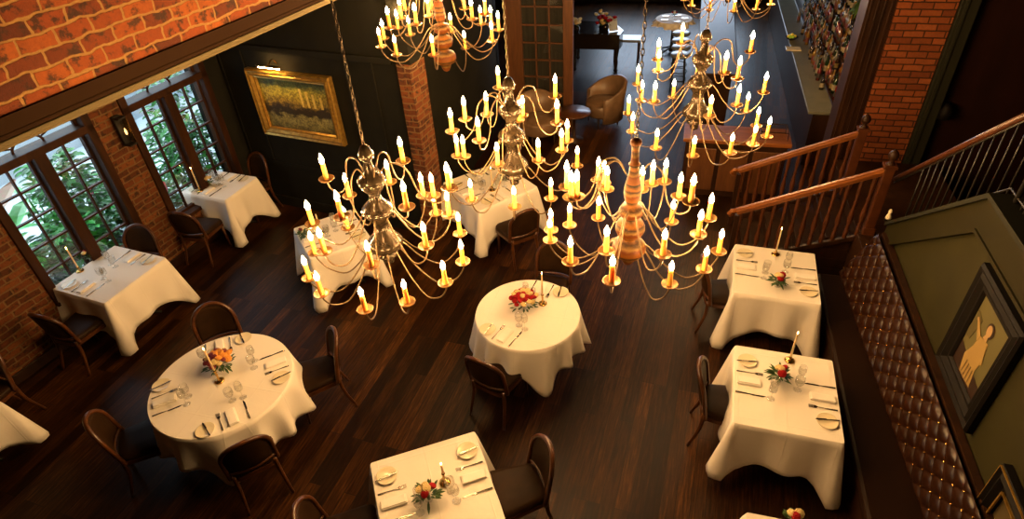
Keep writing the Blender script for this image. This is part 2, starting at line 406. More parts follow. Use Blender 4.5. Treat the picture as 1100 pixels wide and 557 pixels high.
# stair-side wall behind the banquette (x = 2.3)
XW = 2.3
def yz_prism(bm, pts, x0, x1, mi=0):
    T = Matrix(((0, 0, 1, 0), (1, 0, 0, 0), (0, 1, 0, 0), (0, 0, 0, 1)))
    return prism(bm, pts, x0, x1, T, mi)
top = [(-3, 2.46), (4.56, 2.46), (6.2, 1.13), (6.2, 0), (-3, 0)]
struct(obj('wall_right', yz_prism(B(), top, XW, XW+.12), 'green_wall'))
bm = B(); yz_prism(bm, [(-3, 2.19), (4.56, 2.19), (6.2, .88), (6.2, 1.13), (4.56, 2.46), (-3, 2.46)], XW-.03, XW)
yz_prism(bm, [(-3, 2.16), (4.56, 2.16), (6.2, .85), (6.2, .88), (4.57, 2.19), (-3, 2.19)], XW-.045, XW)
struct(obj('trim_7', bm, 'green_trim'))
bm = B(); yz_prism(bm, [(-3, 2.46), (4.56, 2.46), (6.2, 1.13), (6.2, 1.17), (4.57, 2.50), (-3, 2.50)], XW-.06, XW+.15)
struct(obj('trim_8', bm, 'casing'))
# exterior garden
g = obj('ground', wbx(-8, 9, -9, -.3, -.12, 0), 'pave'); g.matrix_world = TW; struct(g)
g = obj('wall_garden', wbx(-8, 9, -5.2, -5, 0, 1.6), 'pave'); g.matrix_world = TW; struct(g)
# ================================================================== GARDEN PLANTS
def leafmesh(bm, p, d, L, wd, mi=0, droop=.3, nrm=None):
    d = Vector(d).normalized(); sd = d.cross(Vector((0, 0, 1)))
    if sd.length < .1: sd = Vector((1, 0, 0))
    sd.normalize(); upv = sd.cross(d).normalized()
    vs = []
    prof = [(0, .12), (.3, .9), (.6, 1), (.85, .55), (1, 0)]
    for t, w_ in prof:
        c = Vector(p)+d*L*t+Vector((0, 0, -droop*L*t*t))
        if w_ == 0: vs.append((bm.verts.new(c),))
        else: vs.append((bm.verts.new(c-sd*wd*w_/2+upv*wd*.12), bm.verts.new(c), bm.verts.new(c+sd*wd*w_/2+upv*wd*.12)))
    for a, b in zip(vs, vs[1:]):
        if len(b) == 1:
            bm.faces.new((a[0], a[1], b[0])).material_index = mi; bm.faces.new((a[1], a[2], b[0])).material_index = mi
        else:
            bm.faces.new((a[0], a[1], b[1], b[0])).material_index = mi; bm.faces.new((a[1], a[2], b[2], b[1])).material_index = mi
def bush(s, n, r, h, nl, size, mats, label, flowers=0, z0=0):
    c = wpt(s, n, 0); rt = empty('garden_shrub', c); tag(rt, label, 'shrub', 'garden shrubs outside the windows')
    bm = B(); st = B()
    for k in range(9):
        a = random.uniform(0, 2*PI); q = Vector((math.cos(a)*r*.7, math.sin(a)*r*.7, h*random.uniform(.6, .95)))
        tube(st, [(0, 0, 0), q*.5+Vector((0, 0, h*.15)), q], [.012, .008, .004], 5)
    for k in range(int(nl*2.3)):
        a = random.uniform(0, 2*PI); rr_ = r*math.sqrt(random.random()); zz = h*(random.uniform(.08, 1))
        rr_ *= 1-.30*(zz/h)**2
        p = (rr_*math.cos(a), rr_*math.sin(a), zz)
        d = (math.cos(a)+random.uniform(-.8, .8), math.sin(a)+random.uniform(-.8, .8), random.uniform(-.2, .8))
        leafmesh(bm, p, d, size*random.uniform(.6, 1.3), size*random.uniform(.4, .65), random.randrange(len(mats)))
    obj('stem', st, 'dark_wood', rt); obj('foliage', bm, mats, rt)
    for k in range(flowers):
        a = random.uniform(0, 2*PI); q = B()
        bmesh.ops.create_icosphere(q, subdivisions=1, radius=.035)
        for v in q.verts: v.co += Vector((math.cos(a)*r*.8, math.sin(a)*r*.8, h*random.uniform(.7, 1)))
        obj('flower', q, 'pinkf', rt, True)
G = ['leaf', 'leaf2', 'leaf']; G2 = ['leaf2', 'leaf2', 'leaf']
bush(.62, -.85, .42, .95, 320, .15, G2, 'dark leafy shrub pressed to the lower left of the near window', 3)
bush(1.35, -.75, .40, .95, 330, .14, G, 'dense green shrub behind the lower right of the near window')
bush(1.75, -1.25, .45, 1.6, 360, .15, G, 'tall green shrub behind the brick pier between the windows')
bush(2.45, -.8, .38, .95, 300, .12, G2, 'leafy shrub outside the lower left of the corner window', 4)
bush(3.2, -.75, .42, 1.5, 380, .12, G, 'bushy green shrub outside the right half of the corner window')
bush(3.9, -1.3, .6, 1.9, 420, .13, G, 'tall dense shrub beyond the far edge of the corner window', 2)
bush(.2, -1.6, .5, .8, 260, .16, G, 'low pale green shrub outside, by the wall edge left of the near window', 3)
bush(2.75, -1.9, .4, .7, 200, .13, G2, 'low round shrub standing deeper in the garden behind the corner window', 4)
rt = empty('broad_leaf_plant', wpt(1.4, -1.35, 0)); tag(rt, 'broad-leaf plant with one rosy leaf and arching green leaves outside near window', 'plant')
st = B(); bm = B()
for k in range(9):
    a = 2*PI*k/9+.3; q = Vector((.12*math.cos(a), .12*math.sin(a), 1.0+.25*math.sin(k*2.1)))
    tube(st, [(0, 0, 0), q*.6, q], .010, 6); leafmesh(bm, q, (math.cos(a), math.sin(a), .25), .62, .2, 0, .5)
obj('stem', st, 'leaf', rt); obj('foliage', bm, 'leaf3', rt)
bm = B(); leafmesh(bm, (.05, -.1, 1.5), (.2, -1, -.25), .55, .22, 0, .2); obj('leaf', bm, 'leafpink', rt)['label'] = 'rosy pink-tinged large leaf'
# ================================================================== PICTURES
def pframe(name, w, h, fw, d, fm, parent, inner=None, im=None):
    bm = B(); prof = [(0, 0), (0, d*.7), (fw*.12, d), (fw*.3, d*.75), (fw*.5, d*.95), (fw*.75, d*.55), (fw*.9, d*.6), (fw, d*.3), (fw, 0)]
    rings = []
    for sx, sz in ((-1, -1), (1, -1), (1, 1), (-1, 1)):
        rings.append([bm.verts.new((sx*(w/2-a), -b, sz*(h/2-a))) for a, b in prof])
    for i in range(4):
        A, D = rings[i], rings[(i+1) % 4]
        for k in range(len(prof)-1): bm.faces.new((A[k], D[k], D[k+1], A[k+1]))
    bmesh.ops.recalc_face_normals(bm, faces=bm.faces)
    return obj(name, bm, fm, parent)
def painting_mat():
    m = mat('crowd_scene_painting', (.3, .3, .05), .35); nt = NT(m); v = objco(nt)
    sp = nt.new('ShaderNodeSeparateXYZ'); nt.l(v, sp.inputs[0])
    mp = nt.new('ShaderNodeMapping'); nt.l(v, mp.inputs['Vector']); mp.inputs['Scale'].default_value = (1, 1, 1.6)
    n1 = noise(nt, mp.outputs[0], 5, 5, .7); n2 = noise(nt, v, 34, 6, .8)
    z = mathn(nt, 'ADD', sp.outputs[2], mathn(nt, 'MULTIPLY', mathn(nt, 'SUBTRACT', n1, .5), .42))
    zz = mathn(nt, 'ADD', mathn(nt, 'MULTIPLY', z, 1.3), .5)
    c = ramp(nt, zz, [(.03, (.10, .08, .02)), (.12, (.26, .22, .06)), (.27, (.34, .29, .09)), (.34, (.03, .02, .01)), (.46, (.04, .025, .015)), (.55, (.40, .26, .03)), (.75, (.50, .42, .05)), (.9, (.12, .16, .04)), (1, (.03, .05, .02))])
    c = mixc(nt, ramp(nt, n2, [(.44, (0, 0, 0)), (.56, (.95, .95, .95))]), c, mixc(nt, .75, c, (.02, .016, .006)))
    nt.l(c, nt.b.inputs['Base Color']); return m
X['painting'] = painting_mat()
pc = empty('framed_painting'); pc.matrix_world = TP @ Matrix.Translation((1.10, -.03, 1.76))
tag(pc, 'gilt-framed painting of a crowd scene on the dark wall', 'painting')
pframe('frame', 1.40, .97, .13, .09, 'gold', pc)
obj('canvas', bx(-.58, .58, -.02, -.005, -.37, .37), 'painting', pc)
bm = B()
for k, x in enumerate((.10, .20, .30, .42)): bx(x, x+.035, -.023, -.0205, .0, .26-.03*k, bm)
obj('canvas', bm, varied('painted_columns', (.75, .55, .12), (.5, .36, .08), 20, .4), pc)
pl = empty('picture_light'); pl.matrix_world = TP @ Matrix.Translation((.92, -.17, 2.34))
tag(pl, 'slim brass picture light above the gilt-framed painting', 'picture light')
bm = B(); tube(bm, [(-.2, 0, 0), (.2, 0, 0)], .018, 10); obj('shade', bm, 'brass', pl)
bm = B(); tube(bm, crom([(0, .17, -.02), (0, .1, .06), (0, 0, .015)]), .007, 8); obj('arm', bm, 'brass', pl)
obj('lamp', bx(-.18, .18, -.008, .008, -.024, -.019), emis('picture_lamp', (1, .6, .2), 260), pl)
def lady(parent, w, h):
    bm = B()
    def poly(pts, y, mi):
        T = Matrix(((1, 0, 0, 0), (0, 0, -1, 0), (0, 1, 0, 0), (0, 0, 0, 1)))
        prism(bm, pts, y, y+.001, T, mi)
    def ell(cx, cz, a, b, n=18, rot=0):
        return [(cx+a*math.cos(2*PI*k/n)*math.cos(rot)-b*math.sin(2*PI*k/n)*math.sin(rot), cz+a*math.cos(2*PI*k/n)*math.sin(rot)+b*math.sin(2*PI*k/n)*math.cos(rot)) for k in range(n)]
    poly([(-w/2, -h/2), (w/2, -h/2), (w/2, h/2), (-w/2, h/2)], .010, 0)
    poly([(-w/2, -h/2), (w/2, -h/2), (w/2, -h*.3), (-w/2, -h*.18)], .012, 1)
    poly([(-w*.46, -h*.1), (-w*.30, -h*.08), (-w*.22, h*.22), (-w*.40, h*.26)], .013, 4)
    poly([(-.11*w, h*.10), (.13*w, h*.14), (.20*w, -.05*h), (.16*w, -.22*h), (.22*w, -.42*h), (-.16*w, -.44*h), (-.24*w, -.24*h), (-.14*w, -.06*h)], .014, 2)
    poly([(-.1*w, h*.1), (-.30*w, h*.20), (-.33*w, h*.17), (-.12*w, h*.01)], .015, 2)
    poly([(.12*w, h*.12), (.23*w, -.08*h), (.06*w, -.20*h), (.04*w, -.17*h), (.15*w, -.07*h), (.06*w, h*.06)], .016, 2)
    poly([(-.04*w, h*.12), (.08*w, h*.13), (.06*w, h*.2), (.0, h*.2)], .016, 3)
    poly(ell(.04*w, h*.26, w*.105, h*.085), .015, 1); poly(ell(.03*w, h*.25, w*.07, h*.068), .017, 3)
    poly(ell(-.32*w, h*.19, w*.035, h*.02), .017, 3)
    for k in range(4): poly([(-.1*w+k*.07*w, -.24*h), (-.08*w+k*.07*w, -.24*h), (-.1*w+k*.08*w, -.42*h), (-.115*w+k*.08*w, -.42*h)], .017, 5)
    ms = [mat('olive_ground', (.085, .075, .025), .45), mat('umber_ground', (.018, .007, .003), .45), mat('cream_dress', (.26, .17, .05), .5), mat('portrait_skin', (.30, .19, .08), .5), mat('green_drapery', (.06, .05, .015), .5), mat('dress_shadow_line', (.12, .075, .02), .5)]
    return obj('canvas', bm, ms, parent)
# local x of a picture on the x=2.3 wall (facing -x) runs towards -y
def onwall(y, z, d=.0): return Matrix.Translation((XW-d, y, z)) @ Matrix.Rotation(-PI/2, 4, 'Z')
pt = upX(1060, 282, XW-.03); pL = upX(1008, 382, XW-.03); pB = upX(1043, 461, XW-.03)
pw, ph = pL.y-pB.y, pt.z-pL.z
pc = empty('framed_portrait'); pc.matrix_world = onwall((pL.y+pB.y)/2, (pt.z+pL.z)/2, .005)
tag(pc, 'black-framed portrait of a woman in a cream dress above the banquette', 'painting')
pframe('frame', pw, ph, .16, .06, 'black_frame', pc); lady(pc, pw-.26, ph-.26)
q = upX(1083, 498, XW-.03)
pc = empty('framed_picture'); pc.matrix_world = onwall(q.y-.42, q.z-.5, .005)
tag(pc, 'black and gold framed picture cut off at the bottom right corner', 'painting')
pframe('frame', .84, 1.0, .13, .07, 'black_frame', pc)
bm = B()
for a in (.012, .128):
    w_, h_ = .84-2*a, 1.0-2*a
    for c_, s_ in (((0, -.062 if a < .1 else -.05, h_/2), (w_, .012, .012)), ((0, -.062 if a < .1 else -.05, -h_/2), (w_, .012, .012)), ((w_/2, -.062 if a < .1 else -.05, 0), (.012, .012, h_)), ((-w_/2, -.062 if a < .1 else -.05, 0), (.012, .012, h_))): box(bm, c_, s_)
obj('frame_edge', bm, 'gold', pc)['label'] = 'thin gilt edge lines'
obj('canvas', bx(-.3, .3, -.02, -.005, -.38, .38), varied('dim_canvas', (.10, .075, .03), (.05, .035, .016), 4, .4), pc)
# ================================================================== BANQUETTE
bq = empty('banquette', (0, 0, 0)); tag(bq, 'long chestnut leather banquette with a diamond-tufted back along the olive wall', 'banquette')
YB0, YB1 = .9, 6.15
BP0, BP1 = Vector((1.97, 0, .50)), Vector((2.24, 0, 1.06))
bm = B(); nu, nv = 560, 56; L = YB1-YB0; V = (BP1-BP0).length; du, dv = .098, .092
nrm = Vector((-(BP1-BP0).z, 0, (BP1-BP0).x)).normalized()
def bqx(y, t):
    k = (6.2-y)/2.7
    return (1.96+.16*k)*(1-t)+(2.205+.012*k)*t
def pil(y, v):
    p, q = y/(du/1), v/(dv/1)
    a = abs(math.sin(PI*(p+q)/2)*math.sin(PI*(p-q)/2))
    return .026*a**.5
grid = []
for i in range(nu+1):
    y = YB0+L*i/nu; row = []
    for j in range(nv+1):
        v = V*j/nv; e = BP0+(BP1-BP0)*(j/nv); e.x = bqx(y, j/nv)
        edge = min(1, (V-v)/.04, v/.02+.3, (YB1-y)/.05+.0)
        d = pil(y-YB0, v)*max(0, min(1, edge)) + .03*math.sin(PI*min(1, max(0, (YB1-y)/.12))/2)
        row.append(bm.verts.new(Vector((e.x, y, e.z))+nrm*d))
    grid.append(row)
for i in range(nu):
    for j in range(nv):
        f = bm.faces.new((grid[i][j], grid[i][j+1], grid[i+1][j+1], grid[i+1][j])); f.smooth = True
yz = [grid[i] for i in (0, nu)]
# body behind the tufting
for i in range(int(L/du)+1):
    for j in range(int(V/dv)+1):
        if (i+j) % 2 == 0 and j > 0:
            y = YB0+i*du; v = j*dv
            if v > V-.02 or y > YB1-.03: continue
            e = BP0+(BP1-BP0)*(v/V); e.x = bqx(y, v/V); c = Vector((e.x, y, e.z))+nrm*.038
            r = bmesh.ops.create_icosphere(bm, subdivisions=1, radius=.011)
            for vv in r['verts']: vv.co += c
            for f in {f for vv in r['verts'] for f in vv.link_faces}: f.material_index = 1; f.smooth = True
obj('backrest', bm, ['ban_leather', mat('gold_glint_button', (.55, .28, .07), .2, .9, .8)], bq)  # bright gold metal on the leather buttons stands in for their glints
bm = B(); T = Matrix(((1, 0, 0, 0), (0, 0, 1, 0), (0, 1, 0, 0), (0, 0, 0, 1)))
prism(bm, [(2.20, .42), (2.20, .5), (2.235, 1.07), (2.29, 1.07), (2.29, .42)], YB0, YB1, T)
bmesh.ops.recalc_face_normals(bm, faces=bm.faces)
obj('back_frame', bm, 'dark_wood', bq)
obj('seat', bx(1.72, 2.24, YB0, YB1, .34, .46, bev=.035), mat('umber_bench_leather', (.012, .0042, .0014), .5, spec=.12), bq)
obj('base', bx(1.76, 2.28, YB0, YB1, 0, .36, bev=.005), 'dark_wood', bq)
# ================================================================== STAIRS AND RAILINGS
st = empty('staircase', (0, 0, 0)); tag(st, 'dark wooden staircase climbing to a landing, then turning along the olive wall', 'staircase')
for k in range(4):
    x0 = .98+k*.29; obj('step', bx(x0, 2.14, 6.66, 7.62, k*.15, (k+1)*.15, bev=.008), 'dark_wood', st)
obj('landing', bx(2.14, 3.4, 6.2, 8.4, 0, .75, bev=.006), 'dark_wood', st)
for k in range(8):
    y1 = 6.2-k*.21; obj('step', bx(2.44, 3.4, y1-.21-(0 if k < 7 else 6), y1, .75, .75+(k+1)*.168, bev=.006), 'dark_wood', st)
BAL = [(.013, 0), (.016, .02), (.016, .14), (.010, .16), (.017, .19), (.011, .22), (.020, .34), (.018, .42), (.009, .58), (.014, .62), (.009, .66), (.014, .80), (.014, .97), (.014, 1)]
def baluster(parent, x, y, z0, z1, sc_=1.6, name='baluster'):
    return obj(name, lathe(B(), [(r*sc_, z0+(z1-z0)*t) for r, t in BAL], 8), 'baluster_wood', parent, loc=(x, y, 0))
def newel(parent, x, y, z0, z1, w=.1):
    bm = box(B(), (0, 0, (z0+z1)/2), (w, w, z1-z0), 0, .008); box(bm, (0, 0, z1-.02), (w*1.3, w*1.3, .035), 0, .006); box(bm, (0, 0, z0+.12), (w*1.25, w*1.25, .2), 0, .006)
    o = obj('newel_post', bm, 'baluster_wood', parent, loc=(x, y, 0))
    obj('finial', lathe(B(), [(.045, z1), (.03, z1+.02), (.022, z1+.04), (.048, z1+.075), (.055, z1+.10), (.04, z1+.14), (.015, z1+.165), (0, z1+.175)], 14), 'dark_wood', o)
def stair_rail(label, Y, pa, pb, zb0, zb1, nb, nl):
    A, D = upY(*pa, Y), upY(*pb, Y); r = empty('stair_railing', (A.x, Y, 0)); tag(r, label, 'railing', 'wooden stair railings')
    ox = A.x
    bm = B(); d = D-A
    for wz, hh in ((.075, .03), (.05, .03)):
        pass
    L_ = d.length; ang = math.atan2(d.z, d.x)
    T = Matrix.Translation(((A.x+D.x)/2-ox, 0, (A.z+D.z)/2)) @ Matrix.Rotation(-ang, 4, 'Y')
    box(bm, (0, 0, 0), (L_, .085, .028), 0, .01, mt=T); box(bm, (0, 0, -.03), (L_, .055, .035), 0, .006, mt=T); box(bm, (0, 0, .018), (L_, .05, .02), 0, .008, mt=T)
    tube(bm, [(0, 0, A.z), (-.05, 0, A.z-.01), (-.075, 0, A.z-.045), (-.05, 0, A.z-.075)], .028, 8)
    obj('handrail', bm, 'rail_wood', r)
    for k in range(nb):
        t = (k+.5)/nb; x = A.x+d.x*t-ox
        baluster(r, x, 0, zb0+(zb1-zb0)*t, A.z+d.z*t-.045)
    newel(r, D.x-ox+.04, 0, zb1-.1, D.z+.08)
    bm = box(B(), (0, 0, A.z/2-.03), (.055, .055, A.z-.06), 0, .006); obj('newel_post', bm, 'dark_wood', r, loc=(.02, 0, 0))
    T2 = Matrix.Translation(((A.x+D.x)/2-ox, 0, (zb0+zb1)/2-.03)) @ Matrix.Rotation(-math.atan2(zb1-zb0, d.x), 4, 'Y')
    bm = box(B(), (0, 0, 0), (L_, .05, .06), 0, .006, mt=T2); obj('bottom_rail', bm, 'dark_wood', r)
stair_rail('nearer wooden stair railing, just behind the banquette table nearest the stairs', 6.62, (791, 226), (950, 183), .16, .72, 12, 0)
stair_rail('farther wooden stair railing, ending in a newel below the brick column', 7.68, (793, 182), (922, 143), .12, .72, 12, 0)
ra, rb = upX(962, 192, 2.37), upX(1100, 125, 2.37)
ir = empty('iron_railing', (2.37, 0, 0)); tag(ir, 'black iron railing with a reddish wooden handrail above the olive wall', 'railing')
d = rb-ra; rb2 = ra+d*1.25
bm = B(); tube(bm, [Vector((0, ra.y, ra.z)), Vector((0, rb2.y, rb2.z))], .028, 10); obj('handrail', bm, 'rail_wood' if False else 'baluster_wood', ir)
bm = B(); tube(bm, [Vector((0, ra.y, ra.z-.05)), Vector((0, rb2.y, rb2.z-.05))], .010, 6); tube(bm, [Vector((0, 6.15, 1.24)), Vector((0, 4.58, 2.54)), Vector((0, 1, 2.54))], .010, 6); obj('rail_bar', bm, 'iron', ir)
for k in range(15):
    y = 6.1-k*.125
    zt = ra.z+(y-ra.y)/(d.y)*d.z-.05
    zb = 1.17+(6.2-y)*1.33/1.64 if y > 4.56 else 2.5
    bm = B(); tube(bm, [(0, y, zb), (0, y, zt)], .008, 6); obj('baluster', bm, 'iron', ir)
bm = B(); tube(bm, [(0, 4.45, 2.5), (0, 4.45, 3.3)], .016, 8); obj('post', bm, 'iron', ir)
for k in range(12):
    y = 4.3-k*.125; bm = B(); tube(bm, [(0, y, 2.5), (0, y, 3.3)], .008, 6); obj('baluster', bm, 'iron', ir)
# wall lamp beside the casing
q = upY(1015, 120, 8.5)
wl = empty('wall_lamp', (q.x, 8.53, q.z)); tag(wl, 'small unlit black wall lamp on the dark red wall beyond the iron railing', 'lamp')
obj('backplate', bx(-.04, .04, 0, .06, -.1, .1, bev=.01), 'iron', wl)
obj('lamp_shade', lathe(B(), [(.02, -.1), (.07, -.08), (.075, .02), (.05, .09), (.01, .12), (0, .12)], 14, (0, -.06, 0)), 'black_frame', wl)
# wall lantern on brick pier
ln = empty('wall_lantern'); ln.matrix_world = TW @ Matrix.Translation((2.03, -.1, 2.02)); tag(ln, 'tall dark wall lantern with a gilt side on the brick pier between the windows', 'lamp')
bm = B(); box(bm, (0, .05, 0), (.10, .05, .38), 0, .01); box(bm, (0, -.01, .17), (.11, .12, .02), 0, .004); box(bm, (0, -.01, -.17), (.11, .12, .02), 0, .004)
obj('housing', bm, 'iron', ln)
obj('glass_panel', bx(-.045, .045, -.06, -.055, -.15, .15), 'glass', ln); obj('gilt_panel', bx(.045, .052, -.06, .03, -.15, .15, bev=.002), 'brass', ln)
obj('bulb', lathe(B(), [(0, -.05), (.012, -.03), (.014, 0), (.006, .03), (0, .045)], 8, (0, -.02, 0)), emis('lantern_bulb', (1, .5, .15), 5), ln)
# ================================================================== CHANDELIERS
PAN_ME = CAN_ME = BUL_ME = None
def shared(name, bm, m):
    me = bpy.data.meshes.new(name); bm.to_mesh(me); bm.free(); me.materials.append(X[m]); return me
PAN_ME = shared('drip_pan', lathe(B(), [(0, -.012), (.016, -.012), (.020, -.004), (.046, 0), (.056, .008), (.058, .014), (.053, .011), (.044, .005), (.015, .004), (0, .004)], 16), 'pan')
CAN_ME = shared('candle_sleeve', lathe(B(), [(0, 0), (.0175, 0), (.018, .01), (.0165, .13), (.015, .135), (0, .136)], 10), 'sleeve')
BUL_ME = shared('candle_bulb', lathe(B(), [(0, .132), (.011, .14), (.0175, .155), (.0145, .174), (.006, .197), (0, .212)], 8), 'flame')
def inst(me, name, parent, loc):
    o = bpy.data.objects.new(name, me); C.objects.link(o); o.parent = parent; o.location = loc; return o
PA = [(0, 0), (.022, .006), (.034, .03), (.046, .06), (.048, .095), (.030, .105), (.028, .12), (.034, .20), (.048, .215), (.082, .25), (.088, .275), (.082, .30), (.060, .34), (.038, .37), (.036, .40), (.048, .43), (.062, .45), (.098, .49), (.104, .515), (.094, .54), (.062, .58), (.046, .61), (.050, .66), (.064, .71), (.108, .77), (.118, .80), (.110, .83), (.07, .865), (.03, .88), (.066, .895), (.068, .91), (.03, .925), (.018, .935), (.036, .955), (.034, .975), (.012, .99), (0, 1)]
PB = [(0, 0), (.02, .006), (.036, .02), (.038, .04), (.026, .06), (.026, .17), (.040, .185), (.030, .20), (.034, .25), (.056, .35), (.060, .40), (.046, .46), (.036, .49), (.070, .505), (.084, .53), (.086, .55), (.072, .575), (.044, .59), (.044, .61), (.088, .63), (.102, .66), (.104, .69), (.088, .725), (.052, .74), (.05, .77), (.098, .79), (.118, .82), (.122, .86), (.104, .895), (.062, .905), (.056, .93), (.045, .96), (.03, .985), (0, 1)]
CH = [
 ('A', (419, 283), [(433.3,174),(419,196.5),(437.3,223.5),(455,211),(466,211),(468.3,229.8),(482.7,231.5),(482.7,203),(458,265),(494.4,251.7),(497.4,282),(478.6,304.6),(437.8,325),(351,193),(375.6,211),(367.6,234),(336,241),(339,272),(349,271),(332.6,299),(346,316),(392.7,333),(399.5,285.8),(374,245)], 'pewter-bodied candle chandelier hanging lowest at left, over the square table'),
 ('B', (480, 77), [(409.7,51),(413,42),(419,30.7),(427.8,30.7),(431.5,20),(441,38),(447.7,26.7),(426.3,59.8),(466,59.8),(461,17.8),(485.3,34.7),(500,52.5),(499,9.7),(507.5,21.3),(517,26.7),(521.7,16),(529,45),(536,33),(528,27),(435,10),(464,10)], 'ochre-turned candle chandelier cut off by the top edge, right of the gilt painting', .40),
 ('A', (553, 199), [(500,129),(486,142),(492,168),(499,169),(485.5,204),(507,215),(553,223),(535,177),(523.5,124),(515,152),(536,95),(557.6,130),(562,125),(596.6,104.5),(598.6,133),(609.4,152),(603.5,162),(620,179),(578.6,173),(592,214)], 'central pewter-bodied candle chandelier above the white table with white flowers'),
 ('B', (674, 284), [(700,198),(713.6,196),(688.5,204.6),(729,212),(742,217.5),(761,235),(721,239),(750,253),(772,271),(712,274),(756,290),(719,306),(642.7,234.7),(612,242.5),(592,248),(591,258.7),(612.7,282),(651,270.4),(657,302.7),(642.5,194),(648.6,197.6),(651.7,204),(609,202),(613.6,213),(619.5,212)], 'ochre-turned candle chandelier with three orange discs, right of the central round table'),
 ('A', (745, 140), [(731.8,47),(706.3,64.6),(706.7,77),(684.8,91),(805.7,56.5),(777.8,79),(792,85.3),(820,100),(674.8,122.6),(678.8,142),(688.6,108.8),(702.5,109.8),(722.8,104.8),(704.4,160),(744,168),(761.7,125.6),(784,165),(808.5,156),(801,120),(823.5,147.3),(791.3,113.7),(812,136),(748,84)], 'pewter-bodied candle chandelier at upper right, above the wooden stair railing'),
]
TIER = [(2.25, .60, 2.40), (2.56, .47, 2.70), (2.86, .42, 2.97)]
def chain(bm, z0, z1):
    n = int((z1-z0)/.038)
    for k in range(n+1):
        z = z0+k*.038; a = (k % 2)*PI/2; pts = []
        for j in range(9):
            t = 2*PI*j/8; u = .0095*math.cos(t); w_ = .026*math.sin(t)
            pts.append((u*math.cos(a), u*math.sin(a), z+w_))
        tube(bm, pts, .0034, 4, cap=False)
def chandelier(kind, bot, pans, label, base=None, ztop=6.38, dz=0):
    b = up(*bot, 2.2+dz) if base is None else Vector(base)
    ztop -= b.z-2.2
    r = empty('chandelier', (b.x, b.y, b.z)); tag(r, label, 'chandelier', 'candle chandeliers over the dining room')
    prof = PA if kind == 'A' else PB
    HB = 1.0 if kind == 'A' else 1.02
    obj('body', lathe(B(), [(max(0, a)*(1.14 if kind == 'A' else 1), HB*(1-t)) for a, t in prof], 28), 'pewter' if kind == 'A' else 'turned', r)
    bm = B(); chain(bm, HB+.01, ztop-2.2); obj('chain', bm, 'chain', r)
    obj('ceiling_rose', lathe(B(), [(.02, ztop-2.24), (.06, ztop-2.2), (.07, ztop-2.185), (0, ztop-2.18)], 16), 'chain', r)
    for q in pans:
        if len(q) == 2:
            best = None
            for z, r0, za in TIER:
                p = up(*q, z+dz)-b; rad = math.hypot(p.x, p.y); sc_ = abs(rad-r0)
                if best is None or sc_ < best[0]: best = (sc_, z, za, p)
            _, z, za, p = best
        else:
            z, za, p = q[0], q[1], Vector((q[2]*math.cos(q[3]), q[2]*math.sin(q[3]), 0))
        rad = math.hypot(p.x, p.y); a = math.atan2(p.y, p.x); zz = z-2.2; zc = za-2.2
        sw = .18+.03*math.sin(a*5)
        a0 = a-sw
        def P(f, dz, da=0): return Vector((rad*f*math.cos(a0+sw*f), rad*f*math.sin(a0+sw*f), dz))
        r0 = .045/max(rad, .1)
        if z > 2.8 or rad < .3:
            pts = [P(r0, zc-.02), P(.28, zc+.10), P(.5, zc+.06), P(.62, zz-.02), P(.8, zz-.10), P(.97, zz-.07), P(1, zz-.01)]
        else:
            pts = [P(r0, zc+.01), P(.22, zc-.04), P(.42, (zz+zc)/2-.14), P(.66, zz-.19), P(.88, zz-.15), P(.99, zz-.06), P(1, zz-.01)]
        bm = B(); tube(bm, crom(pts, 5), .0058, 6)
        am = obj('arm', bm, 'arm', r)
        c = (rad*math.cos(a), rad*math.sin(a), zz)
        inst(PAN_ME, 'drip_pan', am, c); inst(CAN_ME, 'candle_sleeve', am, c); inst(BUL_ME, 'candle_bulb', am, c)
for k, bt, ps, lb, *dz_ in CH: chandelier(k, bt, ps, lb, dz=dz_[0] if dz_ else 0)
reg = [(2.25, 2.40, .6, 2*PI*k/12+.1) for k in range(12)]+[(2.56, 2.70, .47, 2*PI*k/8) for k in range(8)]+[(2.86, 2.97, .42, 2*PI*k/6) for k in range(6)]
chandelier('A', None, reg, 'farthest candle chandelier, only its lowest candles showing at the top edge', (0.50, 9.55, 2.47))
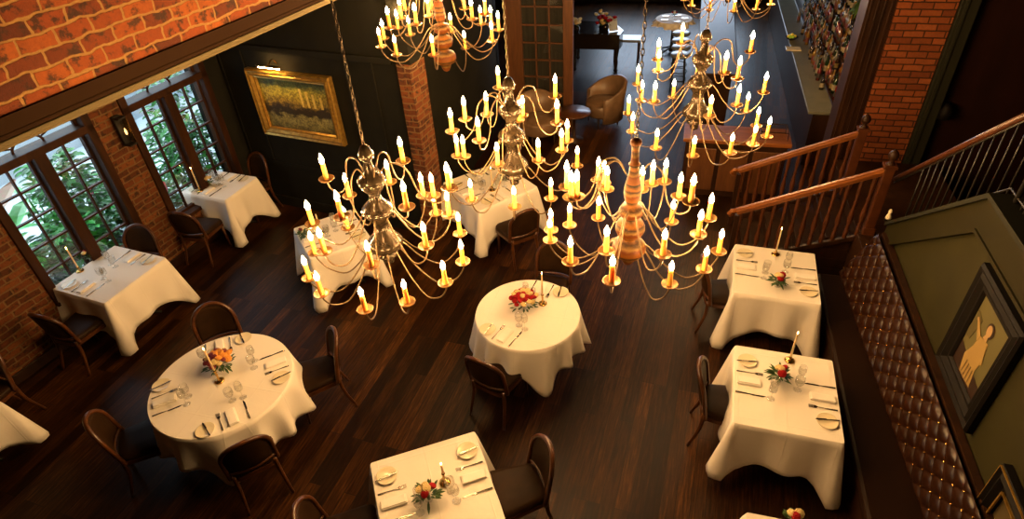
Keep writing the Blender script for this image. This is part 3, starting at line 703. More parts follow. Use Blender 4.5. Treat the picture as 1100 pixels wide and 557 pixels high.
# ================================================================== TABLES
def cloth_square(sx, sy, drop, seed, cdrop=.19, ztop=.757):
    random.seed(seed); bm = B(); pts = []; rc = .018
    N = 26
    per = []
    cs = [(-sx/2, -sy/2), (sx/2, -sy/2), (sx/2, sy/2), (-sx/2, sy/2)]
    nr = [(0, -1), (1, 0), (0, 1), (-1, 0)]
    for i in range(4):
        a, b = Vector(cs[i]), Vector(cs[(i+1) % 4]); L_ = (b-a).length
        n0 = Vector(nr[i]); npv = Vector(nr[i-1])
        for k in range(5):   # corner arc
            t = (k-2)/5; ang = math.atan2((n0+npv).y, (n0+npv).x)+t*PI/2
            per.append((Vector((a.x+rc*(math.cos(ang)-(n0+npv).x), a.y+rc*(math.sin(ang)-(n0+npv).y))), Vector((math.cos(ang), math.sin(ang))), 1.0-.035*abs(k-2), i))
        for k in range(1, N):
            t = k/N; w_ = max(0, 1-min(t, 1-t)*L_/.27)**1.7*.93
            per.append((a.lerp(b, t), n0, w_, i))
    ph = [random.uniform(0, 6) for _ in range(4)]; cd = [cdrop*random.uniform(.7, 1.25) for _ in range(4)]; n = len(per)
    R_ = 9; rings = []
    cen = []
    for j in range(R_+1):
        f = j/R_; ring = []
        for idx, (p, nn, w_, i) in enumerate(per):
            sidepos = idx/n*2*PI*4
            nearc = (idx/(n/4)) % 1
            ci = (i+(1 if nearc > .5 else 0)) % 4
            dr = drop+cd[ci]*w_ - .02*math.sin(sidepos+ph[i])
            out = .006+.03*f+.13*f*w_**2+f*(1-w_)*.030*math.sin(idx*.5+ph[i])-.03*f*max(0, w_*(1-w_)*4)*(1 if idx % 2 else .8)
            q = p+nn*(out if j else 0)
            z = ztop-(dr*f if j else 0) - (.004 if j else 0)
            ring.append(bm.verts.new((q.x, q.y, z)))
        rings.append(ring)
    for A, D in zip(rings, rings[1:]):
        for k in range(n):
            fc = bm.faces.new((A[k], D[k], D[(k+1) % n], A[(k+1) % n])); fc.smooth = True
    # top with slight creases
    bm.faces.new(list(rings[0]))
    bmesh.ops.recalc_face_normals(bm, faces=bm.faces)
    return bm
def cloth_round(R_, drop, seed, rot, cd=.22, ztop=.757, nf=13):
    random.seed(seed); bm = B(); n = 168; rings = []; J = 10; ph = random.uniform(0, 6)
    for j in range(J+1):
        f = j/J; ring = []
        for k in range(n):
            a = 2*PI*k/n
            cw = abs(math.cos(2*(a-rot)))**5
            dr = drop+cd*cw+.03*math.sin(3*a+ph)
            fold = math.sin(nf*a+ph+.9*math.sin(3*a+1)+.5*f)
            r = R_+.004+f*(.03+.05*cw)+f**1.2*.058*(fold if fold > 0 else fold*.6)
            if j == 0: r = R_
            ring.append(bm.verts.new((r*math.cos(a), r*math.sin(a), ztop-(dr*f+.004 if j else 0))))
        rings.append(ring)
    for A, D in zip(rings, rings[1:]):
        for k in range(n):
            fc = bm.faces.new((A[k], D[k], D[(k+1) % n], A[(k+1) % n])); fc.smooth = True
    bm.faces.new(list(rings[0])); bmesh.ops.recalc_face_normals(bm, faces=bm.faces); return bm
def pedestal(root):
    obj('pedestal', lathe(B(), [(0, .02), (.05, .02), (.06, .06), (.035, .1), (.03, .66), (.09, .70), (0, .705)], 14), 'iron', root)
    for k in range(4):
        a = PI/4+k*PI/2; bm = B()
        tube(bm, [(.03*math.cos(a), .03*math.sin(a), .12), (.15*math.cos(a), .15*math.sin(a), .07), (.30*math.cos(a), .30*math.sin(a), .02)], [.022, .02, .018], 8)
        obj('foot', bm, 'iron', root)
def solid(o, t=.003):
    m = o.modifiers.new('solid', 'SOLIDIFY'); m.thickness = t; m.offset = -1
TAB = {}
def sq_table(key, c, rz, sx, sy, drop, seed, tl, cl, cdrop=.19):
    r = empty('square_table', (c[0], c[1], 0), rz); tag(r, tl, 'table', 'square dining tables')
    obj('tabletop', bx(-sx/2+.012, sx/2-.012, -sy/2+.012, sy/2-.012, .715, .742, bev=.004), 'dark_wood', r); pedestal(r)
    o = obj('tablecloth', cloth_square(sx, sy, drop, seed, cdrop), 'cloth', None, loc=(c[0], c[1], 0), rot=(0, 0, rz)); solid(o)
    tag(o, cl, 'tablecloth', 'white tablecloths')
    TAB[key] = (Vector((c[0], c[1])), rz, sx, sy)
def rd_table(key, c, R_, drop, seed, rot, tl, cl, cd=.22):
    r = empty('round_table', (c[0], c[1], 0)); tag(r, tl, 'table', 'round dining tables')
    obj('tabletop', lathe(B(), [(0, .715), (R_-.015, .715), (R_-.012, .728), (R_-.015, .742), (0, .742)], 48), 'dark_wood', r); pedestal(r)
    o = obj('tablecloth', cloth_round(R_, drop, seed, rot, cd), 'cloth', None, loc=(c[0], c[1], 0)); solid(o); tag(o, cl, 'tablecloth', 'white tablecloths')
    TAB[key] = (Vector(c), 0, 2*R_, 2*R_)
rad = math.radians
sq_table('L1', (-6.30, 4.25), rad(-6.5), .86, .88, .49, 1, 'square table beneath the white cloth under the near window', 'white cloth on the square table under the near window')
sq_table('L2', (-6.28, 6.33), rad(-6), .80, .66, .49, 2, 'square table beneath the white cloth in the corner by the gilt painting', 'white cloth on the corner window table near the gilt painting')
sq_table('L0', (-6.36, 2.02), rad(-8), .86, .86, .49, 3, 'square table mostly cut off by the left edge', 'white cloth corner hanging at the left edge of the frame')
sq_table('B', (-1.49, 2.39), rad(33), .88, .88, .46, 4, 'diagonal square table cut off by the bottom edge', 'white cloth on the diagonal square table at the bottom edge')
sq_table('R1', (1.19, 5.66), rad(-2.5), .84, .87, .49, 5, 'banquette table nearest the wooden stairs, under its white cloth', 'white cloth on the banquette table nearest the stairs')
sq_table('R2', (1.155, 3.985), rad(-2), .84, .92, .49, 6, 'middle banquette table, under its white cloth', 'white cloth on the middle banquette table')
sq_table('R3', (1.20, 2.30), rad(0), .82, .88, .49, 8, 'banquette table cut off by the bottom edge', 'white cloth edge of the banquette table cut off by the bottom')
sq_table('M', (-2.39, 6.95), rad(-41), .94, .94, .46, 9, 'large square table behind the central chandelier', 'white cloth on the square table with white flowers behind the central chandelier')
sq_table('M2', (-4.02, 5.48), rad(-45), .80, .76, .49, 10, 'square table behind the left pewter chandelier', 'white cloth on the square table behind the left chandelier')
rd_table('O1', (-3.87, 3.03), .645, .40, 11, rad(-60), 'large round table with four chairs, beneath its cloth', 'white cloth on the large round table with four chairs', .14)
rd_table('O2', (-1.27, 4.52), .535, .30, 12, rad(-65), 'small central round table, beneath its cloth', 'white draped cloth on the small central round table', .26)
# ------------------------------------------------------------------ table things
def mesh_once(fn):
    cache = {}
    def g(*a):
        if a not in cache: cache[a] = fn(*a)
        return cache[a]
    return g
PROT = {}
def build_plate():
    r = obj('bread_plate', lathe(B(), [(0, .004), (.045, .004), (.05, .002), (.06, .006), (.082, .013), (.084, .015), (.08, .015), (.058, .009), (.04, .007), (0, .007)], 28), 'china'); return r
def build_bknife():
    bm = B(); prism(bm, [(-.085, -.005), (0, -.004), (.01, -.009), (.07, -.008), (.085, 0), (.06, .006), (.0, .004), (-.085, .005)], 0, .002)
    return obj('butter_knife', bm, 'steel')
def build_knife():
    r = empty('dinner_knife'); bm = B(); prism(bm, [(0, -.005), (.02, -.009), (.09, -.009), (.118, .002), (.10, .007), (0, .005)], .0005, .002); obj('blade', bm, 'steel', r)
    bm = B(); tube(bm, [(-.11, 0, .005), (-.09, 0, .005), (-.04, 0, .0045), (.002, 0, .003)], [.006, .0065, .005, .004], 8); obj('handle', bm, 'steel', r); return r
def build_fork():
    r = empty('dinner_fork'); bm = B(); tube(bm, [(-.1, 0, .003), (-.08, 0, .003), (-.01, 0, .004), (.04, 0, .006)], [.006, .006, .003, .003], 8); obj('handle', bm, 'steel', r)
    bm = B(); prism(bm, [(.035, -.004), (.05, -.012), (.062, -.013), (.062, .013), (.05, .012), (.035, .004)], .004, .006)
    for k in range(4): y = -.0115+k*.0077; bx(.06, .10, y-.0016, y+.0016, .004, .006, bm)
    obj('tines', bm, 'steel', r); return r
def build_napkin():
    bm = B(); box(bm, (0, 0, .008), (.20, .085, .014), 0, .005); box(bm, (-.004, .004, .019), (.185, .072, .008), 0, .003)
    return obj('napkin', bm, 'napkin')
def build_wine(h=.19, R_=.036):
    s = h
    return obj('wine_glass', lathe(B(), [(0, .001), (R_*.95, .002), (R_*.9, .004), (.006, .010), (.0035, .02), (.0035, s*.42), (.008, s*.46), (R_*.85, s*.58), (R_, s*.72), (R_*.82, s), (R_*.80, s), (R_*.97, s*.72), (R_*.8, s*.59), (.004, s*.48), (0, s*.475)], 18), 'glass')
def build_water():
    return obj('water_goblet', lathe(B(), [(0, .001), (.036, .002), (.034, .005), (.007, .012), (.005, .05), (.03, .07), (.040, .095), (.038, .15), (.0365, .15), (.038, .097), (.028, .073), (0, .060)], 18), 'glass')
BUILD = dict(plate=build_plate, bknife=build_bknife, knife=build_knife, fork=build_fork, napkin=build_napkin, wine=build_wine, water=build_water)
CAT = dict(plate='plate', bknife='knife', knife='knife', fork='fork', napkin='napkin', wine='glass', water='glass')
GRP = dict(plate='bread plates on the tables', bknife='butter knives on the bread plates', knife='dinner knives', fork='dinner forks', napkin='folded white napkins', wine='wine glasses', water='water goblets')
NM = dict(plate='ivory bread plate', bknife='butter knife', knife='silver dinner knife', fork='silver dinner fork', napkin='folded white napkin', wine='tall wine glass', water='water goblet')
def put(kind, p, ang, label, z=.758):
    if kind not in PROT: o = PROT[kind] = BUILD[kind]()
    else: o = copy_tree(PROT[kind])
    o.location = (p.x, p.y, z); o.rotation_euler = (0, 0, ang); o.scale = (1.12,)*3 if kind in ('fork', 'knife', 'bknife') else (1, 1, 1); tag(o, label, CAT[kind], GRP[kind]); return o
TN = dict(L1='table under the near window', L2='corner window table', O1='large four-chair round table', O2='small central round table', B='diagonal bottom table', R1='banquette table nearest the stairs', R2='middle banquette table', R3='cut-off banquette table', M='table behind the central chandelier', M2='table behind the left chandelier')
def setting(key, ang, where, R_=None, lat=0, items='plate bknife fork napkin knife wine water', sp=1.0):
    """place setting whose diner sits at world angle ang from the table centre"""
    c, rz, sx, sy = TAB[key]; out = Vector((math.cos(ang), math.sin(ang))); f = -out; l = Vector((-f.y, f.x))
    e = (R_ if R_ is not None else min(sx, sy)/2)
    def W_(fd, ld): return c+out*(e-fd)+l*(ld*sp+lat)
    fa = math.atan2(f.y, f.x)
    for it in items.split():
        lb = '%s at the %s of the %s' % (NM[it], where, TN[key])
        if it == 'plate': put(it, W_(.11, .27), fa, lb)
        if it == 'bknife': put(it, W_(.11, .26), fa+.15, lb, .775)
        if it == 'fork': put(it, W_(.13, .13), fa, lb)
        if it == 'napkin': put(it, W_(.125, .02), fa, lb)
        if it == 'knife': put(it, W_(.135, -.12), fa, lb)
        if it == 'wine': put(it, W_(.30, -.13), 0, lb)
        if it == 'water': put(it, W_(.32, -.03), 0, lb)
R2_ = TAB
for key in ('R1', 'R2', 'R3'):
    setting(key, PI-.04, 'chair side'); setting(key, -.04, 'banquette side')
setting('L1', rad(-96), 'near end'); setting('L1', rad(84), 'far end')
setting('L2', rad(-96), 'near end', sp=.9); setting('L2', rad(84), 'far end', sp=.9)
setting('B', rad(33), 'right-hand place', .44, sp=-1); setting('B', rad(213), 'left-hand place', .44)
setting('M', rad(-41), 'stair-side place', .47); setting('M', rad(139), 'back place', .47); setting('M', rad(-131), 'pier-side place', .47)
setting('M2', rad(45), 'back place', .38); setting('M2', rad(-135), 'front place', .38)
for a, w_ in ((42, 'right-hand chair'), (-42, 'nearest chair'), (-137, 'left-hand chair'), (130, 'far chair')): setting('O1', rad(a), w_, .62, sp=.92)
setting('O2', rad(-108), 'near side', .52, sp=.8); setting('O2', rad(82), 'far side', .52, sp=.8)
# candlesticks, tapers, bouquets: (table, base px, flame height, flower px, kind)
def candlestick(p, hs, hc, tn, lit=True, tilt=(0, 0)):
    o = empty('candlestick', (p.x, p.y, .758)); tag(o, 'brass candlestick on the '+tn, 'candlestick', 'brass candlesticks')
    obj('base', lathe(B(), [(0, 0), (.045, 0), (.046, .008), (.03, .014), (.018, .02), (0, .021)], 18), 'brass', o)
    obj('stem', lathe(B(), [(.014, .018), (.008, .03), (.014, .045), (.007, .06), (.012, hs*.6), (.007, hs*.75), (.016, hs-.015), (.014, hs), (0, hs)], 12), 'brass', o)
    t = empty('taper_candle', (p.x, p.y, .758+hs)); tag(t, ('lit ivory' if lit else 'unlit ivory')+' taper candle on the '+tn, 'candle', 'taper candles')
    t.rotation_euler = (tilt[0], tilt[1], 0)
    obj('wax', lathe(B(), [(0, 0), (.010, 0), (.008, hc-.01), (.006, hc), (0, hc)], 10), 'wax', t)
    if lit: obj('flame', lathe(B(), [(0, hc+.004), (.005, hc+.012), (.0045, hc+.022), (0, hc+.036)], 8), 'cflame', t)
def rose(bm, c, r, mi):
    T0 = Matrix.Translation(c) @ Matrix.Rotation(random.uniform(-.5, .5), 4, 'X') @ Matrix.Rotation(random.uniform(-.5, .5), 4, 'Y')
    lathe(bm, [(0, -r*.7), (r*.6, -r*.45), (r, 0), (r*.95, r*.35), (r*.75, r*.5), (r*.7, r*.2), (r*.62, r*.55), (r*.42, r*.65), (r*.38, r*.35), (r*.28, r*.7), (0, r*.6)], 9, (0, 0, 0), mi, T0)
def bouquet(p, tn, desc, cols, nr_, rad_, rr_, spiky=0, nleaf=26):
    o = empty('flower_arrangement', (p.x, p.y, .758)); tag(o, desc+' on the '+tn, 'flowers', 'flower arrangements on the tables')
    obj('vase', lathe(B(), [(0, .001), (.03, .001), (.032, .02), (.026, .045), (.034, .07), (.031, .07), (0, .055)], 14), 'glass', o)
    bm = B()
    for k in range(nleaf):
        a = random.uniform(0, 2*PI); q = rad_*random.uniform(.3, .8)
        leafmesh(bm, (q*math.cos(a), q*math.sin(a), .06+random.uniform(-.02, .04)), (math.cos(a), math.sin(a), random.uniform(-.1, .9)), (.045+spiky*random.random()), .022, 0, .2)
    tube(bm, [(0, 0, .01), (0, 0, .08)], .014, 6)
    obj('foliage', bm, 'dleaf', o)
    pool = [cols[i % len(cols)] for i in range(nr_)]; random.shuffle(pool)
    for k in range(nr_):
        a = k*2.4; q = rad_*math.sqrt(k/nr_)*.85; bm = B(); m_ = pool[k]
        rose(bm, (q*math.cos(a), q*math.sin(a), .105+rad_*.55*(1-(q/rad_)**2)), rr_*random.uniform(.85, 1.15), 0)
        obj('rose', bm, m_, o, True)
def TP_(px, py): return up(px, py, .758)
random.seed(5)
candlestick(TP_(86, 291), .07, .25, TN['L1'])
candlestick(TP_(215, 205), .07, .28, TN['L2'])
candlestick(TP_(236, 409), .15, .26, TN['O1'])
candlestick(TP_(583, 326), .13, .26, TN['O2'])
candlestick(TP_(478, 518), .13, .10, TN['B'])
candlestick(TP_(833, 273), .03, .30, TN['R1'])
candlestick(TP_(848, 387), .05, .28, TN['R2'])
candlestick(TP_(529, 204), .06, .26, TN['M'])
candlestick(TP_(345, 250), .04, .24, TN['M2'], False)
bouquet(TP_(97, 279), TN['L1'], 'red and cream roses in a small glass', ['rred', 'rcream', 'rorange'], 5, .05, .032)
bouquet(TP_(226, 199), TN['L2'], 'cream and burgundy roses in a small glass', ['rcream', 'rdark', 'rcream'], 5, .05, .03)
bouquet(TP_(239, 395), TN['O1'], 'rounded apricot and burgundy rose bouquet', ['rorange', 'rcream', 'rdark', 'rorange', 'rdark'], 26, .14, .032, .04, 60)
bouquet(TP_(563, 330), TN['O2'], 'rounded red and cream rose bouquet', ['rred', 'rcream', 'rred', 'rcream', 'rred'], 30, .155, .031, .02, 44)
bouquet(TP_(461, 536), TN['B'], 'leafy sprig with one red and three cream roses', ['rcream', 'rred', 'rcream'], 5, .075, .036, .06, 40)
bouquet(TP_(835, 307), TN['R1'], 'leafy sprig with red and cream roses', ['rcream', 'rred'], 4, .06, .034, .06, 36)
bouquet(TP_(836, 408), TN['R2'], 'leafy sprig with red and cream roses', ['rred', 'rcream'], 4, .07, .036, .07, 40)
bouquet(TP_(850, 566), TN['R3'], 'leafy sprig with yellow and red roses', ['rcream', 'rred'], 4, .07, .036, .05, 36)
bouquet(TP_(544, 194), TN['M'], 'cluster of white roses', ['rwhite', 'rcream'], 10, .08, .034, 0, 24)
bouquet(TP_(326, 256), TN['M2'], 'low green sprig', ['rdark'], 2, .05, .025, .05, 34)
# ================================================================== CHAIRS
def build_chair():
    r = empty('dining_chair')
    # seat: rounded trapezoid, diner faces +x
    def outline(a, b, c, n=10, rr_=.08):
        pts = []
        for (x, y, s0) in ((a, -b, -PI/2), (a, b, 0), (-a, c, PI/2), (-a, -c, PI)):
            for k in range(n): 
                t = s0+PI/2*k/(n-1); pts.append((x-math.copysign(rr_, x)+rr_*math.cos(t), y-math.copysign(rr_, y)+rr_*math.sin(t)))
        return pts
    bm = B(); base = outline(.225, .225, .19)
    levels = [(.96, .425), (1.0, .435), (1.0, .46), (.96, .478), (.8, .488), (.4, .494)]; rings = []
    for s_, z in levels: rings.append([bm.verts.new((x*s_, y*s_, z)) for x, y in base])
    for A, D in zip(rings, rings[1:]):
        for k in range(len(A)): bm.faces.new((A[k], A[(k+1) % len(A)], D[(k+1) % len(A)], D[k])).smooth = True
    bm.faces.new(rings[-1]); bm.faces.new(list(reversed(rings[0])))
    obj('seat', bm, 'seat_leather', r)
    bm = B(); prism(bm, [(x*1.02, y*1.02) for x, y in base], .385, .43); obj('seat_frame', bm, 'chair_wood', r)
    # back: curved bentwood hoop with upholstered pad
    W_, zb, zt = .205, .50, .90
    def bp(u, z):   # u -1..1, curved in plan and raked backwards
        return Vector((-.215-.16*(z-.45)+.05*u*u*1.0-.02, u*W_, z))
    def half(z):
        t = (z-zb)/(zt-zb)
        return 1.0 if t < .45 else max(0, (1-((t-.45)/.55)**2.4))**.5
    bm = B(); nz, nu_ = 14, 12; fr, bk = [], []
    for i in range(nz+1):
        z = zb+.02+(zt-zb-.035)*i/nz; h_ = half(z)*.93 if i < nz else .25
        A, D = [], []
        for k in range(nu_+1):
            u = -1+2*k/nu_; p = bp(u*h_, z); th = .016*(1-u**4)*(1 if 0 < i < nz else .3)+.006
            A.append(bm.verts.new(p+Vector((th, 0, 0)))); D.append(bm.verts.new(p-Vector((th*.7, 0, 0))))
        fr.append(A); bk.append(D)
    for G_, flip in ((fr, 0), (bk, 1)):
        for i in range(nz):
            for k in range(nu_):
                q = (G_[i][k], G_[i][k+1], G_[i+1][k+1], G_[i+1][k])
                bm.faces.new(q if not flip else tuple(reversed(q))).smooth = True
    for i in range(nz):
        bm.faces.new((fr[i][0], fr[i+1][0], bk[i+1][0], bk[i][0])); bm.faces.new((fr[i][-1], bk[i][-1], bk[i+1][-1], fr[i+1][-1]))
    bm.faces.new(fr[-1]+list(reversed(bk[-1]))); bm.faces.new(fr[0]+list(reversed(bk[0])))
    bmesh.ops.recalc_face_normals(bm, faces=bm.faces)
    obj('backrest', bm, 'seat_leather', r)
    pts = []
    for i in range(13): z = zb-.08+(zt-zb+.08)*.55*i/12; pts.append(bp(-1, z))
    for i in range(1, 24):
        a = PI*i/24; z = zb+(zt-zb)*.45+(zt-zb)*.55*math.sin(a)**.9; pts.append(bp(-math.cos(a), z))
    for i in range(12, -1, -1): z = zb-.08+(zt-zb+.08)*.55*i/12; pts.append(bp(1, z))
    pts2 = [pts[0]]
    for p in pts[1:]:
        if (p-pts2[-1]).length > .008: pts2.append(p)
    bm = B(); tube(bm, pts2, .0205, 8); tube(bm, [bp(u/4, zb-.005) for u in range(-4, 5)], .013, 8); obj('back_frame', bm, 'chair_wood', r)
    for sx, sy in ((1, 1), (1, -1), (-1, 1), (-1, -1)):
        bm = B()
        if sx > 0: tube(bm, [(.185, sy*.18, .42), (.19, sy*.185, .2), (.20, sy*.19, 0)], [.021, .017, .012], 8)
        else: tube(bm, crom([(-.20, sy*.175, .45), (-.215, sy*.18, .25), (-.29, sy*.20, 0)], 4), [.020, .020, .019, .019, .017, .016, .015, .014, .013][:9], 8)
        obj('leg', bm, 'chair_wood', r)
    return r
random.seed(3)
def chair_at(x, y, face, label):
    global CHP
    if CHP is None: o = CHP = build_chair()
    else: o = copy_tree(CHP)
    o.location = (x, y, 0); o.rotation_euler = (0, 0, face); tag(o, label, 'chair', 'dark leather dining chairs')
CHP = None
def chair_to(key, ang, dist, label, dj=0):
    c = TAB[key][0]; a = rad(ang); chair_at(c.x+dist*math.cos(a), c.y+dist*math.sin(a), a+PI+dj, label)
chair_to('O1', 40, .80, 'chair at the right of the large round table, facing it')
chair_to('O1', -43, .66, 'chair nearest the camera at the large round table, back towards us')
chair_to('O1', -137, .78, 'chair at the left of the large round table, its back outward')
chair_to('O1', 131, .78, 'chair on the far side of the large round table')
chair_to('O2', -106, .60, 'chair in shadow in front of the small central round table')
chair_to('O2', 86, .78, 'chair on the far side of the small central round table')
chair_to('B', 33, .64, 'chair right of the diagonal bottom table, wide brown seat showing')
chair_to('B', 207, .72, 'chair left of the diagonal bottom table, cut by the frame edge')
chair_to('R1', 187, .47, 'chair tucked at the banquette table nearest the stairs')
chair_to('R2', 178, .43, 'chair tucked at the middle banquette table')
chair_to('L1', -93, .62, 'chair at the near end of the table under the near window')
chair_to('L1', 106, .50, 'chair between the near window table and the brick pier')
chair_to('L2', -86, .66, 'chair at the near end of the corner window table')
chair_to('L2', 75, .46, 'chair against the dark wall behind the corner window table')
chair_to('M', -47, .74, 'chair facing the white table behind the central chandelier')
chair_at(-6.48, 2.56, rad(-96), 'chair in the lower left by the brick wall, only its legs clear')
# ================================================================== FAR ROOM
# glazed door
gd = empty('glazed_door', (-2.55, 10.45, 0)); tag(gd, 'tall glazed oak door with small panes at the top centre', 'door')
xl, xr = upY(546, 100, 10.4).x, upY(615, 100, 10.4).x
w_ = xr-xl; gd.location.x = (xl+xr)/2; hw = w_/2
bm = B(); bx(-hw, -hw+.30, -.05, .05, 0, 2.9, bm, .008); bx(hw-.17, hw, -.05, .05, 0, 2.9, bm, .008); bx(-hw, hw, -.045, .045, 0, .35, bm, .006); bx(-hw, hw, -.045, .045, 2.75, 2.9, bm)
obj('door_frame', bm, 'door_wood', gd)
bm = B(); a0, a1 = -hw+.30, hw-.17
for k in (1, 2): x = a0+(a1-a0)*k/3; bx(x-.012, x+.012, -.02, .02, .35, 2.75, bm)
for k in range(1, 8): z = .35+k*.3; bx(a0, a1, -.02, .02, z-.012, z+.012, bm)
obj('muntin', bm, 'door_wood', gd); obj('pane', bx(a0, a1, -.003, .003, .35, 2.75), 'pane', gd)
obj('curtain', bx(a0, a1, .03, .035, .35, 2.75), varied('sheer_door_curtain', (.035, .028, .018), (.010, .008, .005), 3, .8, stretch=(9, 1, .3)), gd)
# piano
pn = empty('piano', (-1.9, 13.3, 0)); tag(pn, 'black piano with flowers on it beyond the glazed door', 'piano')
bm = B(); pts = [(-.95, 0), (.52, 0), (.56, .3), (.40, .62), (-.1, .9), (-.95, .95)]
prism(bm, pts, .50, .80); obj('case', bm, 'black_piano', pn)
bm = B(); prism(bm, [(x*1.02, y*1.02-.01) for x, y in pts], .80, .825); obj('lid', bm, 'black_piano', pn)
for x, y in ((.46, .06), (-.45, .06), (-.5, .8)):
    obj('leg', lathe(B(), [(.03, 0), (.05, .03), (.035, .07), (.045, .2), (.035, .3), (.06, .47), (.06, .5)], 12), 'black_piano', pn, loc=(x, y, 0))
def far_flowers(p, z, label, cols, n, r, leaf=30):
    o = empty('flower_arrangement', (p.x, p.y, z)); tag(o, label, 'flowers', 'flowers on the piano')
    obj('vase', lathe(B(), [(0, 0), (.06, 0), (.08, .06), (.05, .12), (0, .11)], 12), 'black_piano', o)
    bm = B()
    for k in range(leaf):
        a = random.uniform(0, 6.28); leafmesh(bm, (0, 0, .12), (math.cos(a), math.sin(a), random.uniform(.2, 1.2)), r*random.uniform(.8, 1.4), .05, 0, .3)
    obj('foliage', bm, 'dleaf', o)
    for k in range(n):
        bm = B(); a = k*2.4; q = r*math.sqrt(k/n); rose(bm, (q*math.cos(a), q*math.sin(a), .16+random.uniform(0, .12)), .05, 0); obj('flower', bm, cols[k % len(cols)], o, True)
far_flowers(Vector((-1.72, 13.6, 0)), .83, 'mass of red flowers on top of the piano', ['rred', 'rred', 'rred', 'rcream'], 16, .22)
far_flowers(Vector((-1.85, 14.0, 0)), .83, 'white and green flowers behind the red ones on the piano', ['rwhite', 'rcream'], 7, .18)
far_flowers(Vector((-2.33, 13.45, 0)), .83, 'pale round flower bunch at the left end of the piano', ['rcream', 'rwhite'], 7, .12, 8)
o = obj('music_sheet', box(B(), (0, 0, .14), (.20, .01, .28), 0), mat('pale_blue_sheet', (.45, .5, .6), .4), None, loc=(-1.53, 13.5, .84), rot=(-.5, 0, .5)); tag(o, 'pale slanted music sheet standing on the piano', 'sheet music')
bs = empty('piano_stool', (-1.28, 14.1, 0)); tag(bs, 'pale-topped stool behind the right end of the piano', 'stool')
obj('seat', bx(-.3, .3, -.2, .2, .46, .52, bev=.02), 'blue_sheen_seat', bs)
for x, y in ((-.26, -.16), (.26, -.16), (-.26, .16), (.26, .16)): obj('leg', bx(x-.02, x+.02, y-.02, y+.02, 0, .46), 'dark_wood', bs)
def tub(x, y, rz, label):
    r = empty('tub_chair', (x, y, 0), rz); tag(r, label, 'armchair', 'leather tub chairs')
    bm = B(); n = 26; prof = []
    for j, (z, th) in enumerate(((.12, 0), (.40, .0), (.62, .02), (.78, .05))):
        pass
    rings = []
    for k in range(n+1):
        a = rad(62)+(rad(298)-rad(62))*k/n; b_ = math.sin((k/n)*PI)
        ht = .58+.24*b_**1.3
        ro = .37; ri = .30; c, s_ = math.cos(a), math.sin(a); fl = .05*b_
        sec = [(ro, .12), (ro+.01, ht*.6), (ro+fl, ht-.02), (ro+fl-.02, ht), (ri+fl, ht-.01), (ri+.01, ht*.65), (ri, .38), (ri, .12)]
        rings.append([bm.verts.new((q*c, q*s_, z)) for q, z in sec])
    for A, D in zip(rings, rings[1:]):
        for k in range(len(A)): bm.faces.new((A[k], A[(k+1) % len(A)], D[(k+1) % len(A)], D[k])).smooth = True
    bm.faces.new(rings[0]); bm.faces.new(list(reversed(rings[-1]))); bmesh.ops.recalc_face_normals(bm, faces=bm.faces)
    obj('backrest', bm, 'tub_leather', r)
    obj('seat', lathe(B(), [(0, .2), (.31, .2), (.33, .24), (.33, .40), (.30, .44), (0, .46)], 26), 'tub_leather', r)
    for x_, y_ in ((.2, .2), (.2, -.2), (-.2, .2), (-.2, -.2)): obj('leg', lathe(B(), [(.012, 0), (.02, .2), (0, .2)], 8), 'dark_wood', r, loc=(x_, y_, 0))
tub(-1.35, 10.75, rad(215), 'cognac leather tub chair in front of the piano')
tub(-2.35, 9.85, rad(-60), 'dim leather tub chair in front of the glazed door')
tb = empty('side_table', (-1.75, 9.95, 0)); tag(tb, 'low round wooden side table between the two tub chairs', 'table')
obj('tabletop', lathe(B(), [(0, .52), (.28, .52), (.29, .535), (.28, .55), (0, .55)], 28), 'chair_wood', tb); obj('pedestal', lathe(B(), [(.16, 0), (.17, .02), (.03, .05), (.025, .5), (.1, .52)], 14), 'dark_wood', tb)
# bar counter and stools
bc = empty('bar_counter', (0, 0, 0)); tag(bc, 'long dark bar counter behind the upper right chandelier', 'bar counter')
obj('body', bx(.35, .80, 10.6, 16.5, 0, 1.04, bev=.01), 'dark_wood', bc); obj('top', bx(.22, .90, 10.5, 16.6, 1.04, 1.10, bev=.015), 'dark_wood', bc)
BS = None
for k, (px, py) in enumerate(((733, 35), (733, 43), (733, 50), (732, 58))):
    p = up(px, py, .75)
    if BS is None:
        o = BS = empty('bar_stool')
        obj('seat', lathe(B(), [(0, .70), (.17, .70), (.19, .72), (.19, .75), (.16, .765), (0, .77)], 20), 'blue_sheen_seat', o)
        for a in (45, 135, 225, 315):
            c_, s_ = math.cos(rad(a)), math.sin(rad(a)); bm = B(); tube(bm, [(.12*c_, .12*s_, .7), (.19*c_, .19*s_, 0)], .013, 6); obj('leg', bm, 'iron', o)
        bm = B(); tube(bm, [(.165*math.cos(2*PI*i/16), .165*math.sin(2*PI*i/16), .25) for i in range(17)], .009, 6, cap=False); obj('foot_ring', bm, 'iron', o)
    else: o = copy_tree(BS)
    o.location = (p.x-.02, p.y, 0); tag(o, ['farthest pale-seated bar stool', 'third pale-seated bar stool from us', 'second pale-seated bar stool from us', 'nearest pale-seated bar stool'][k]+' in the row by the bar', 'bar stool', 'bar stools in a row')
